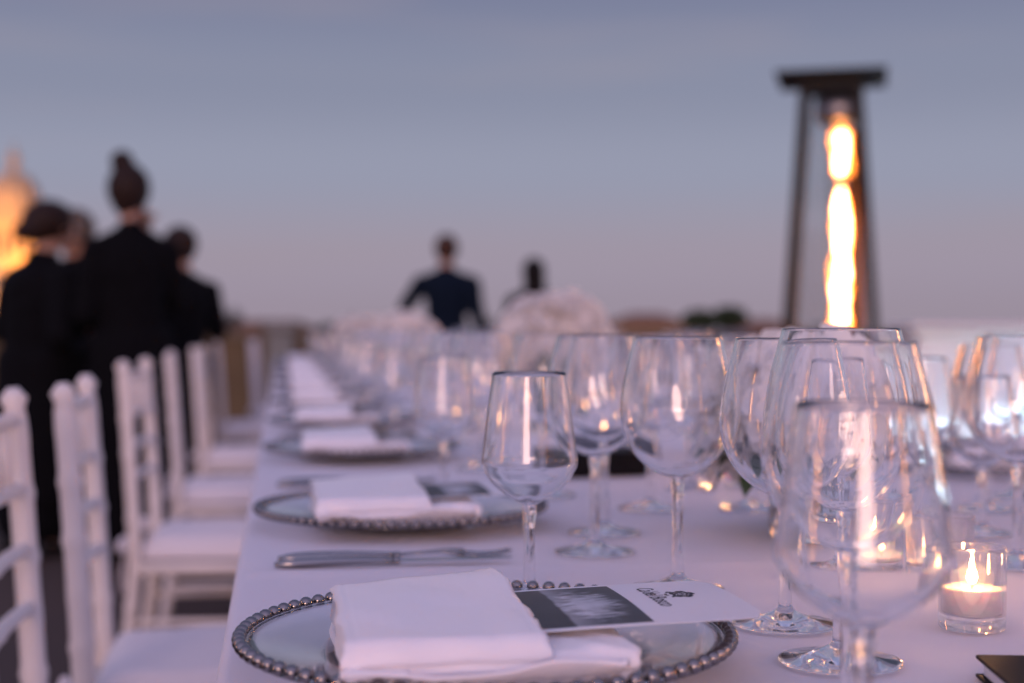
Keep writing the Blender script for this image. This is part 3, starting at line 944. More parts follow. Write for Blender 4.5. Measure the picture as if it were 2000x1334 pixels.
# menu card
def photo_material():
    m = bpy.data.materials.new('card_photo_print'); m.use_nodes = True
    nt = m.node_tree; N, L = nt.nodes, nt.links
    b = N['Principled BSDF']; b.inputs['Roughness'].default_value = .45
    tc = N.new('ShaderNodeTexCoord'); sp = N.new('ShaderNodeSeparateXYZ'); L.new(tc.outputs['Object'], sp.inputs[0])
    # u along the card length 0..1, v across the width 0..1 (far to near)
    def mth(op, a, b_=None, c=None):
        n = N.new('ShaderNodeMath'); n.operation = op
        for i, q in enumerate((a, b_, c)):
            if q is None: continue
            if isinstance(q, (int, float)): n.inputs[i].default_value = q
            else: L.new(q, n.inputs[i])
        return n.outputs[0]
    u = mth('DIVIDE', mth('SUBTRACT', sp.outputs['X'], .008), .070)
    v = mth('DIVIDE', mth('SUBTRACT', .060, sp.outputs['Y']), .120)
    n1 = N.new('ShaderNodeTexNoise'); n1.inputs['Scale'].default_value = 60; n1.inputs['Detail'].default_value = 6; L.new(tc.outputs['Object'], n1.inputs[0])
    mp = N.new('ShaderNodeMapping'); mp.inputs['Scale'].default_value = (70, 230, 60); mp.inputs['Rotation'].default_value = (0, 0, .5); L.new(tc.outputs['Object'], mp.inputs[0])
    n2 = N.new('ShaderNodeTexNoise'); n2.inputs['Scale'].default_value = 1.2; n2.inputs['Detail'].default_value = 7; L.new(mp.outputs[0], n2.inputs[0])
    # dark hillside at the lower end, light bank beyond it, then the plume
    bank = N.new('ShaderNodeMapRange'); bank.inputs['From Min'].default_value = .30; bank.inputs['From Max'].default_value = .33
    L.new(mth('ADD', u, mth('MULTIPLY', mth('SUBTRACT', n1.outputs[0], .5), .06)), bank.inputs[0])
    fade = N.new('ShaderNodeMapRange'); fade.inputs['From Min'].default_value = .34; fade.inputs['From Max'].default_value = .62; fade.inputs['To Min'].default_value = .26; fade.inputs['To Max'].default_value = .02
    L.new(u, fade.inputs[0])
    base = mth('ADD', .018, mth('MULTIPLY', bank.outputs[0], fade.outputs[0]))
    base = mth('MULTIPLY', base, mth('ADD', .55, mth('MULTIPLY', n1.outputs[0], .9)))
    du = mth('DIVIDE', mth('SUBTRACT', u, .60), .34); dv = mth('DIVIDE', mth('SUBTRACT', v, .52), .46)
    dist = mth('SQRT', mth('ADD', mth('MULTIPLY', du, du), mth('MULTIPLY', dv, dv)))
    pl = N.new('ShaderNodeMapRange'); pl.inputs['From Min'].default_value = .38; pl.inputs['From Max'].default_value = .14; pl.clamp = True
    L.new(mth('ADD', mth('MULTIPLY', dist, .42), mth('MULTIPLY', mth('SUBTRACT', n2.outputs[0], .5), 1.1)), pl.inputs[0])
    ins = N.new('ShaderNodeMapRange'); ins.inputs['From Min'].default_value = 1.08; ins.inputs['From Max'].default_value = .8; L.new(dist, ins.inputs[0])
    plume = mth('MULTIPLY', mth('MULTIPLY', mth('MULTIPLY', pl.outputs[0], ins.outputs[0]), bank.outputs[0]), mth('ADD', .1, mth('MULTIPLY', n1.outputs[0], .62)))
    val = mth('ADD', base, plume)
    cb = N.new('ShaderNodeCombineColor'); L.new(mth('MULTIPLY', val, .95), cb.inputs[0]); L.new(mth('MULTIPLY', val, .98), cb.inputs[1]); L.new(mth('MULTIPLY', val, 1.05), cb.inputs[2])
    L.new(cb.outputs[0], b.inputs['Base Color'])
    return m
M['photo'] = photo_material()

CARD_W, CX0, CX1 = .132, -.060, .150
def card_z(x, y):
    """gentle sag: pinched in the pocket, free end curling down a little"""
    return .0012 * math.sin((x + .06) * 14) + .03 * max(0, x - .0) + .0016 * math.cos(y * 24)
def card_sheet(x0, x1, y0, y1, dz, th, corner=0.0, nx=30, ny=14):
    bm = bmesh.new()
    def grid(off):
        g = []
        for i in range(nx + 1):
            row = []
            x = x0 + (x1 - x0) * i / nx
            a, b_ = y0, y1
            if corner and x > x1 - corner:
                q = x - (x1 - corner); cut = corner - math.sqrt(max(0, corner ** 2 - q ** 2))
                a, b_ = y0 + cut, y1 - cut
            for j in range(ny + 1):
                y = a + (b_ - a) * j / ny
                row.append(bm.verts.new((x, y, card_z(x, y) + dz + off)))
            g.append(row)
        return g
    T = grid(th)
    for i in range(nx):
        for j in range(ny): bm.faces.new((T[i][j], T[i + 1][j], T[i + 1][j + 1], T[i][j + 1]))
    B = grid(0)
    for i in range(nx):
        for j in range(ny): bm.faces.new((B[i][j + 1], B[i + 1][j + 1], B[i + 1][j], B[i][j]))
    for i in range(nx):
        bm.faces.new((T[i][0], B[i][0], B[i + 1][0], T[i + 1][0])); bm.faces.new((T[i + 1][ny], B[i + 1][ny], B[i][ny], T[i][ny]))
    for j in range(ny):
        bm.faces.new((T[0][j + 1], B[0][j + 1], B[0][j], T[0][j])); bm.faces.new((T[nx][j], B[nx][j], B[nx][j + 1], T[nx][j + 1]))
    return bm
def on_card(me, dz=.0004):
    for v in me.vertices: v.co.z = card_z(v.co.x, v.co.y) + dz
def card_meshes():
    out = []
    me = bm_mesh('card_sheet', card_sheet(CX0, CX1, -CARD_W / 2, CARD_W / 2, 0, .00035, corner=.016)); me.materials.append(M['card']); out.append(('card_sheet', me))
    me = bm_mesh('card_photo', card_sheet(-.030, .078, -.060, .060, .00037, .0001)); me.materials.append(M['photo']); out.append(('photo_print', me))
    # the two-word logotype, read from the chair side
    def text(body, size, sx, x, y):
        c = bpy.data.curves.new('logo_text', 'FONT'); c.body = body; c.size = size; c.align_x = 'CENTER'; c.space_character = .92; c.resolution_u = 3; c.shear = .10; c.offset = .00005
        o = bpy.data.objects.new('logo_text_tmp', c); COL.objects.link(o)
        dg = bpy.context.evaluated_depsgraph_get()
        m_ = bpy.data.meshes.new_from_object(o.evaluated_get(dg))
        bpy.data.objects.remove(o); bpy.data.curves.remove(c)
        for v in m_.vertices:
            a, b_ = v.co.x * sx, v.co.y
            v.co = Vector((x + b_, y - a, 0))       # right = toward the camera, up = table middle
        return m_
    t = text("Ca'del Bosco", .0165, .82, .0935, 0.010)
    on_card(t, .00052); t.materials.clear(); t.materials.append(M['ink']); out.append(('logo_lettering', t))
    # small ornate rose emblem
    bm = bmesh.new()
    def ring(cx, cy0, r0, r1, n=20, a0=0, a1=2 * PI, wob=0, k=0):
        vi, vo = [], []
        for i in range(n + 1):
            a = a0 + (a1 - a0) * i / n
            w = 1 + wob * math.cos(k * a)
            vi.append(bm.verts.new((cx + r0 * w * math.cos(a), cy0 + r0 * w * math.sin(a), 0))); vo.append(bm.verts.new((cx + r1 * w * math.cos(a), cy0 + r1 * w * math.sin(a), 0)))
        for i in range(n): bm.faces.new((vi[i], vo[i], vo[i + 1], vi[i + 1]))
    ex, ey = .1175, .012
    ring(ex, ey, .0048, .0072, 60, wob=.16, k=5)
    ring(ex, ey, .0026, .0038, 30, wob=.15, k=5)
    ring(ex, ey, .0001, .0014, 14)
    for q in range(5):
        a = q * 2 * PI / 5 + .3
        ring(ex + .0056 * math.cos(a), ey + .0056 * math.sin(a), .0012, .0023, 12)
    ring(ex - .0085, ey, .0012, .0030, 14, PI * .6, PI * 1.4)
    for s in (-1, 1): ring(ex - .0065, ey + s * .0055, .0002, .0022, 10, 0, PI * 1.2)
    for v in bm.verts: v.co = Vector((ex + (v.co.x - ex) * 1.05, ey + (v.co.y - ey) * 1.45, 0))
    me = bm_mesh('emblem', bm); on_card(me, .00052); me.materials.append(M['ink']); out.append(('rose_emblem', me))
    return out
CARD = card_meshes()
def menu_card(x, y, label, flip=False, z=0.0, rz=0.0, far=False):
    s = -1 if flip else 1
    t = empty('menu_card', (x + .011 * s, y - .042 * s, TZ + NAPZ + .0315 + z), (PI if flip else 0) + rz)
    tag(t, label, 'menu card', 'menu cards tucked in the napkins')
    for n, m in (CARD if not far else CARD[:2]):
        o = bpy.data.objects.new(n, m); COL.objects.link(o); o.parent = t
    return t

# forks
def fork_meshes():
    H = []
    bm = bmesh.new()
    pts = [(-.112 + i * .11 / 12, 0, .004 + .0016 * math.sin(i / 12 * PI)) for i in range(13)]
    tube(bm, pts, [.0035, .0066, .0074, .0076, .0075, .0072, .0069, .0066, .0063, .0060, .0057, .0054, .0052], 12, rz=.62)
    H.append(('handle', bm_mesh('fork_handle', bm)))
    bm = bmesh.new(); ellipsoid(bm, (.001, 0, .0042), (.004, .0062, .0036), 12, 8); H.append(('bolster', bm_mesh('fork_bolster', bm)))
    bm = bmesh.new()
    tube(bm, [(.004, 0, .0045), (.03, 0, .0056), (.045, 0, .0064), (.056, 0, .0056), (.066, 0, .0042)], [.0050, .0046, .0058, .0092, .0102], 12, rz=.34)
    H.append(('neck', bm_mesh('fork_neck', bm)))
    for k in range(4):
        y = (k - 1.5) * .0056
        bm = bmesh.new(); tube(bm, [(.064, y, .0042), (.082, y, .0022), (.100, y, .0030), (.113, y * .96, .0058)], [.0025, .0022, .0018, .0007], 8, rz=.6)
        H.append(('tine', bm_mesh('fork_tine', bm)))
    for n, m in H:
        m.materials.append(M['steel'])
        for p in m.polygons: p.use_smooth = True
    return H
FORK = fork_meshes()
def knife_meshes():
    bm = bmesh.new()
    n, top, rows = 14, .0055, []
    for i in range(n + 1):
        t = i / n; x = .003 + .108 * t
        w0, w1 = -.0075 * (1 - max(0, t - .75) * 2.2) * min(1, .5 + t * 4), .0062 * (1 - max(0, t - .55) ** 1.5 * 2.6)
        th = .0011 * (1 - .4 * t)
        rows.append([bm.verts.new(p) for p in ((x, w0, .0042), (x, w1, .0042 + th), (x, w1, .0042 - th))])
    for a, b_ in zip(rows, rows[1:]):
        for i in range(3): bm.faces.new((a[i], a[(i + 1) % 3], b_[(i + 1) % 3], b_[i]))
    bm.faces.new(rows[0]); bm.faces.new(rows[-1])
    me = bm_mesh('knife_blade', bm); me.materials.append(M['steel'])
    return [FORK[0], FORK[1], ('blade', me)]
KNIFE = knife_meshes()
def knife(x, y, label):
    t = empty('table_knife', (x, y, TZ + .0014), .03); tag(t, label, 'knife', 'knives laid between the plates')
    for n, m in KNIFE:
        o = bpy.data.objects.new(n, m); COL.objects.link(o); o.parent = t
def fork(x, y, label, flip=False, rz=0.0):
    t = empty('fork', (x, y, TZ + .0014), (PI if flip else 0) + rz); tag(t, label, 'fork', 'forks laid between the plates')
    for n, m in FORK:
        o = bpy.data.objects.new(n, m); COL.objects.link(o); o.parent = t

PX = .134
PLATE_Y = [.936, 1.613, 2.44, 3.16, 3.90, 4.63, 5.36, 6.09, 6.82, 7.55, 8.28, 9.0]
for k, y in enumerate(PLATE_Y):
    w = ORD[k]
    charger(PX, y, 'clear glass charger with silver beaded rim, %s in the row beside the white chairs' % w, k < 3)
    rz = 0 if k == 0 else random.uniform(-.04, .04)
    napkin(PX, y, 'folded white napkin on the %s charger of the row beside the white chairs' % w, rz=rz)
    menu_card(PX, y + (.005 if k == 0 else 0), 'menu card with dark photo in the napkin of the %s setting beside the white chairs' % w, rz=(.02 if k == 0 else rz), far=k > 1)
    if k < 10:
        knife(.105, y + .395, 'silver knife lying just past the %s charger beside the white chairs' % w)
        fork(.108, y + .430, 'silver fork lying past the knife of the %s charger beside the white chairs' % w, rz=.05)
RX = 1.055
RPLATE_Y = [1.30, 2.02, 2.75, 3.48, 4.21, 4.94, 5.67, 6.40, 7.13]
for k, y in enumerate(RPLATE_Y):
    w = ORD[k]
    charger(RX, y, 'beaded glass charger on the heater side of the table, %s one' % w, k == 1)
    napkin(RX, y, 'folded white napkin on the %s charger of the heater side' % w, True)
    menu_card(RX, y, 'menu card in the napkin of the %s setting on the heater side' % w, True, far=True)

G1 = [('t', .277, .650, 'tulip wine glass nearest the camera, out of focus in front of the others', (1.08, 1.0)),
      ('b', .316, .762, 'big round wine glass right behind the nearest blurred tulip glass', 1.0),
      ('b', .366, .896, 'tallest round wine glass with its rim crossing the heater flame', 1.035),
      ('b', .372, 1.017, 'big round wine glass whose foot touches the tip of the nearest menu card', 1.0),
      ('t', .200, 1.146, 'tulip wine glass standing right behind the nearest napkin', 1.0),
      ('b', .331, 1.166, 'big round wine glass standing just beyond the card of the nearest setting', 1.0),
      ('b', .305, 1.373, 'round wine glass beside the tines of the nearest forks', 1.0),
      ('b', .344, 1.500, 'round wine glass right behind the one beside the nearest forks', 1.0),
      ('t', .490, 1.215, 'tulip wine glass in front of the nearest flower vase', 1.05),
      ('b', .680, 1.237, 'big round wine glass cut by the right picture edge', 1.0),
      ('b', .850, 1.615, 'round wine glass second from the right picture edge', .94),
      ('t', .745, 1.430, 'small tulip wine glass between the round glasses at the right edge', .92)]
for kd, u_, d_, lb, s_ in (('b', 1470, 1.74, 'round wine glass left of the nearest white bouquet', 1.0), ('t', 1350, 1.96, 'tulip wine glass in the table middle, left of the nearest bouquet', 1.0),
                           ('b', 1270, 1.74, 'round wine glass in the table middle, right of the thick black folder', 1.0), ('b', 1985, 1.86, 'round wine glass far back at the right picture edge', 1.0),
                           ('t', 1800, 1.74, 'tulip wine glass right of the nearest white bouquet', 1.0)):
    G1.append((kd, *px(u_, d_), lb, s_))
for kd, x, y, lb, s in G1:
    wine_glass(kd, x, y, lb, s=s)
rg = random.Random(11)
for k, y in enumerate(PLATE_Y[1:], 1):
    w = ORD[k]
    pat = [('t', .076, .227, 'tulip wine glass just past the %s charger beside the white chairs'), ('b', .20, .235, 'round wine glass just past the %s charger, toward the flowers')]
    if k > 1:
        pat += [('b', .171, -.235, 'round wine glass before the %s charger, nearer the white chairs'), ('b', .225, -.10, 'round wine glass before the %s charger, toward the flowers')]
    if k > 7: pat = pat[:2]
    for kd, dx, dy, lb in pat:
        wine_glass(kd, PX + dx + rg.uniform(-.012, .012), y + dy + rg.uniform(-.015, .015), lb % w)
for k, y in enumerate(RPLATE_Y):
    if k > 7: break
    w = ORD[k]
    pat = [('b', -.20, .21, 'round wine glass past the %s charger of the heater side'), ('t', -.09, .235, 'tulip wine glass past the %s charger of the heater side')]
    if k not in (0,): pat.append(('b', -.24, .05, 'round wine glass facing the %s charger of the heater side, by the flowers'))
    for kd, dx, dy, lb in pat:
        if k == 0 and kd == 'b': continue
        wine_glass(kd, RX + dx + rg.uniform(-.012, .012), y + dy + rg.uniform(-.015, .015), lb % w)

# ------------------------------------------------------------------ candles
def votive_meshes():
    prof = [(0, 0), (.0225, 0), (.0240, .0015), (.0243, .010), (.0246, .058), (.0244, .0610), (.0232, .0612), (.0224, .060), (.0220, .012), (.0180, .0105), (0, .0100)]
    bm = bmesh.new(); lathe(bm, prof, 48); me = bm_mesh('votive_glass', bm); me.materials.append(M['votive_glass'])
    bm = bmesh.new(); lathe(bm, [(0, .0108), (.0180, .0112), (.0212, .0130), (.0214, .0290), (.0205, .0305), (.0185, .0298), (.012, .0292), (0, .0288)], 36); wax = bm_mesh('wax', bm); wax.materials.append(M['wax'])
    bm = bmesh.new(); tube(bm, [(0, 0, .028), (.0003, 0, .033), (.0012, 0, .0362)], .0007, 6); wick = bm_mesh('wick', bm); wick.materials.append(M['wick'])
    bm = bmesh.new(); lathe(bm, [(0, .0340), (.0018, .0355), (.0027, .0385), (.0023, .0425), (.0010, .0465), (0, .0505)], 14); fl = bm_mesh('flame', bm); fl.materials.append(M['flame'])
    for m in (me, wax, wick, fl):
        for p in m.polygons: p.use_smooth = True
    return me, wax, wick, fl
VG, VW, VK, VF = votive_meshes()
def votive(x, y, lg, lc, fill=1.0):
    o = bpy.data.objects.new('candle_holder', VG); COL.objects.link(o); o.location = (x, y, TZ + .0014)
    tag(o, lg, 'candle holder', 'small straight-sided glass candle holders')
    t = empty('candle', (x, y, TZ + .0014)); tag(t, lc, 'candle', 'candles burning in glass holders')
    for n, m in (('wax', VW), ('wick', VK), ('flame', VF)):
        o = bpy.data.objects.new(n, m); COL.objects.link(o); o.parent = t
        if n == 'wax': o.scale.z = fill; o.location.z = .0108 * (1 - fill)
        else: o.location.z = -.0190 * (1 - fill)
VOT = [(1900, 1.052, 'in front at the right, beside the black folder'), (1730, 1.275, 'between the big glasses and the nearest vase'), (1848, 1.23, 'half hidden behind the front candle'),
       (1452, 1.98, 'left of the nearest flower vase'), (1395, 2.15, 'behind the nearest vase, second down the table middle'), (1235, 2.75, 'before the tall white bouquet'),
       (1010, 3.6, 'after the tall white bouquet'), (945, 4.4, 'far along the table, before the third bouquet'), (880, 5.2, 'far along the table, after the third bouquet'), (800, 6.6, 'near the far end of the table'),
       (905, 3.0, 'between the glasses of the fourth setting')]
VOT += [(1186, 2.35, 'behind the thick black folder'), (1120, 3.3, 'just past the tall white bouquet, table middle'), (1040, 4.0, 'between the tallest bouquet and the next one'),
        (985, 4.7, 'in the table middle well past the tall bouquet'), (850, 6.0, 'between the two farthest bouquets'), (775, 7.6, 'just past the farthest bouquet')]
for k, (u, d, w) in enumerate(VOT):
    x, y = px(u, d)
    votive(x, y, 'clear glass candle holder ' + w, 'white candle burning in the holder ' + w, (1.0, .34, .30, .8, .6, .9, .5, .8, .7, .6, .9, .7, .5, .8, .6, .9, .7)[k])

# ------------------------------------------------------------------ flowers
def petal_patch(bm, base, out, up, w, h, curl):
    side = out.cross(up).normalized()
    g = []
    for j in range(4):
        t = j / 3
        row = []
        for i in range(4):
            s = (i / 3 - .5) * 2
            ww = w * math.sin(min(1, .25 + t * .9) * PI * .62) * (1 - .25 * max(0, t - .8) * 5 * abs(s))
            p = base + up * h * t + out * (curl * t * t * h - .28 * abs(s) ** 2 * w) + side * s * ww * .5
            row.append(bm.verts.new(p))
        g.append(row)
    for j in range(3):
        for i in range(3): bm.faces.new((g[j][i], g[j][i + 1], g[j + 1][i + 1], g[j + 1][i]))
def bloom_mesh(name, r, seed, core=False):
    rnd = random.Random(seed)
    bm = bmesh.new()
    for lay, (n, tilt, hr, rr) in enumerate(((4, .12, .85, .10), (6, .35, .95, .22), (8, .65, 1.0, .36), (9, 1.0, 1.0, .48), (9, 1.35, .95, .55))):
        for i in range(n):
            a = 2 * PI * (i + .5 * (lay % 2)) / n + rnd.uniform(-.2, .2)
            out = Vector((math.cos(a), math.sin(a), 0))
            ti = tilt + rnd.uniform(-.12, .12)
            up = (Vector((0, 0, 1)) * math.cos(ti) + out * math.sin(ti)).normalized()
            o2 = (out * math.cos(ti) - Vector((0, 0, 1)) * math.sin(ti)).normalized()
            petal_patch(bm, out * rr * r * .45 + Vector((0, 0, -.25 * r)), o2, up, r * (.62 + .1 * lay) * rnd.uniform(.9, 1.1), r * hr * rnd.uniform(.85, 1.1), .25 + .1 * lay)
    ellipsoid(bm, (0, 0, -.05 * r), (.52 * r, .52 * r, .45 * r), 12, 8)
    me = bm_mesh(name, bm, False); me.materials.append(M['petal'])
    for p in me.polygons: p.use_smooth = True
    return me
_nt = M['petal'].node_tree; _o = _nt.nodes['Material Output']; _b = _nt.nodes['Principled BSDF']
_tr = _nt.nodes.new('ShaderNodeBsdfTranslucent'); _tr.inputs[0].default_value = (.9, .86, .8, 1); _mx = _nt.nodes.new('ShaderNodeMixShader'); _mx.inputs[0].default_value = .45
_nt.links.new(_b.outputs[0], _mx.inputs[1]); _nt.links.new(_tr.outputs[0], _mx.inputs[2]); _nt.links.new(_mx.outputs[0], _o.inputs[0])
BLOOMS = [bloom_mesh('bloom_%d' % i, 1.0, 20 + i) for i in range(3)]
bm = bmesh.new(); ellipsoid(bm, (0, 0, 0), (1, 1, .6), 10, 6); CORE = bm_mesh('bloom_core', bm); CORE.materials.append(M['petal_core'])
bm = bmesh.new()
lv = []
for j in range(6):
    t = j / 5; w = .30 * math.sin(t * PI) ** .8 + .004
    lv.append([bm.verts.new((s * w, t, -.35 * t * t + .12 * abs(s) * w * 3)) for s in (-1, 0, 1)])
for j in range(5):
    for i in range(2): bm.faces.new((lv[j][i], lv[j][i + 1], lv[j + 1][i + 1], lv[j + 1][i]))
LEAF = bm_mesh('leaf', bm, False); LEAF.materials.append(M['leaf'])
for p in LEAF.polygons: p.use_smooth = True

def bouquet(x, y, vr, vh, dome_r, dome_z, nb, br, seed, lv_, lb_, flat=.7, leaves=10, cores=0):
    rnd = random.Random(seed)
    prof = [(0, 0), (vr * .96, 0), (vr, .003), (vr, vh), (vr - .0012, vh + .0012), (vr - .0025, vh), (vr - .0025, .012), (vr * .8, .009), (0, .008)]
    v = empty('glass_vase', (x, y, TZ + .0014)); tag(v, lv_, 'vase', 'clear glass flower vases')
    bm = bmesh.new(); lathe(bm, prof, 40); obj('vase_wall', bm, M['candle_glass'], v)
    bm = bmesh.new(); lathe(bm, [(0, .0086), (vr * .78, .0096), (vr - .0031, .0135), (vr - .0031, vh * .62), (0, vh * .62)], 40); obj('water', bm, M['water'], v)
    t = empty('flower_bouquet', (x, y, TZ + .0014)); tag(t, lb_, 'flowers', 'white table bouquets')
    dirs = []
    ga = PI * (3 - math.sqrt(5))
    for i in range(nb):
        c = 1 - (i + .5) / nb * 1.02
        s = math.sqrt(max(0, 1 - c * c)); a = ga * i + seed
        dirs.append(Vector((s * math.cos(a), s * math.sin(a), c)))
    for i, d_ in enumerate(dirs):
        wob = 1 + .30 * nz(d_.x * 1.7, d_.y * 1.7, seed * 1.7 + d_.z) + rnd.uniform(-.10, .12)
        p = Vector((d_.x * dome_r * wob, d_.y * dome_r * wob, dome_z + d_.z * dome_r * flat * wob))
        rb = br * rnd.uniform(.75, 1.25)
        o = bpy.data.objects.new('bloom', BLOOMS[i % 3]); COL.objects.link(o); o.parent = t
        o.location = p; o.scale = (rb, rb, rb)
        o.rotation_euler = (d_ + Vector((rnd.uniform(-.2, .2), rnd.uniform(-.2, .2), .15))).to_track_quat('Z', 'Y').to_euler()
        if cores and i in (4, 7, 11):
            c = bpy.data.objects.new('core', CORE); COL.objects.link(c); c.parent = o; c.scale = (.13, .13, .3); c.location = (0, 0, .25)
        if i < 9:
            bm = bmesh.new()
            q = Vector((-d_.x * vr * .55 + rnd.uniform(-.01, .01), -d_.y * vr * .55, .014))
            nk = Vector((d_.x * vr * .35, d_.y * vr * .35, vh * .98))
            tube(bm, spline([tuple(q), tuple(nk), tuple(p - d_ * rb * .3)], 5), .0028, 6)
            obj('stem', bm, M['stem'], t)
    for i in range(leaves):
        a = 2 * PI * i / leaves + rnd.uniform(-.3, .3)
        o = bpy.data.objects.new('leaf', LEAF); COL.objects.link(o); o.parent = t
        s = rnd.uniform(.055, .085) * (dome_r / .10) ** .5
        o.location = (dome_r * .55 * math.cos(a), dome_r * .55 * math.sin(a), dome_z - dome_r * rnd.uniform(.05, .35))
        o.scale = (s, s, s); o.rotation_euler = (rnd.uniform(-.5, .4), rnd.uniform(-.3, .3), a - PI / 2)
x, y = px(1580, 1.52)
bouquet(x, y, .042, .080, .092, .122, 16, .050, 3, 'glass vase with green stems behind the big nearest wine glasses', 'white rose bouquet with dark leaves behind the big nearest wine glasses', leaves=22)
x, y = px(1450, 2.25)
bouquet(x, y, .040, .085, .075, .12, 12, .042, 8, 'low glass vase of white roses left of the nearest vase', 'low white rose bouquet between the nearest bouquet and the tall one')
x, y = px(1076, 3.05)
bouquet(x, y, .048, .13, .084, .186, 18, .054, 5, 'tall glass vase under the biggest white bouquet', 'tallest white bouquet, in front of the dark-haired person', flat=.85, leaves=10, cores=1)
x, y = px(790, 5.2)
bouquet(x, y, .050, .15, .095, .185, 18, .048, 12, 'glass vase under the bouquet left of the man in navy', 'white bouquet in front and left of the man in navy', leaves=8)
x, y = px(700, 7.2)
bouquet(x, y, .050, .15, .095, .185, 18, .048, 15, 'glass vase under the farthest bouquet', 'farthest white bouquet near the table end', leaves=8)

# black folder boxes on the table
def folder(x, y, sx, sy, h, rz, label, inner='card'):
    t = empty('black_folder', (x, y, TZ + .0014), rz); tag(t, label, 'folder', 'flat black folders')
    bm = bmesh.new(); box(bm, (0, 0, h * .42), (sx - .008, sy - .008, h * .70), .001); obj('page_block', bm, M[inner], t, smooth=False)
    for z in (h * .035, h * .87):
        bm = bmesh.new(); box(bm, (0, 0, z), (sx, sy, h * .07 if z < h * .5 else h * .2), .0012, seg=2); obj('cover', bm, M['black'], t, smooth=False)
    bm = bmesh.new(); box(bm, (sx / 2 + .0012, 0, h * .48), (.002, sy, h * .96), .0006); obj('spine', bm, M['black'], t, smooth=False)
x, y = px(2140, .855); folder(x, y, .115, .10, .014, -.22, 'black folder lying at the lower right picture corner')
x, y = px(1155, 2.17); folder(x, y, .155, .11, .038, .12, 'thick black folder in the table middle seen between the glass stems', 'black')

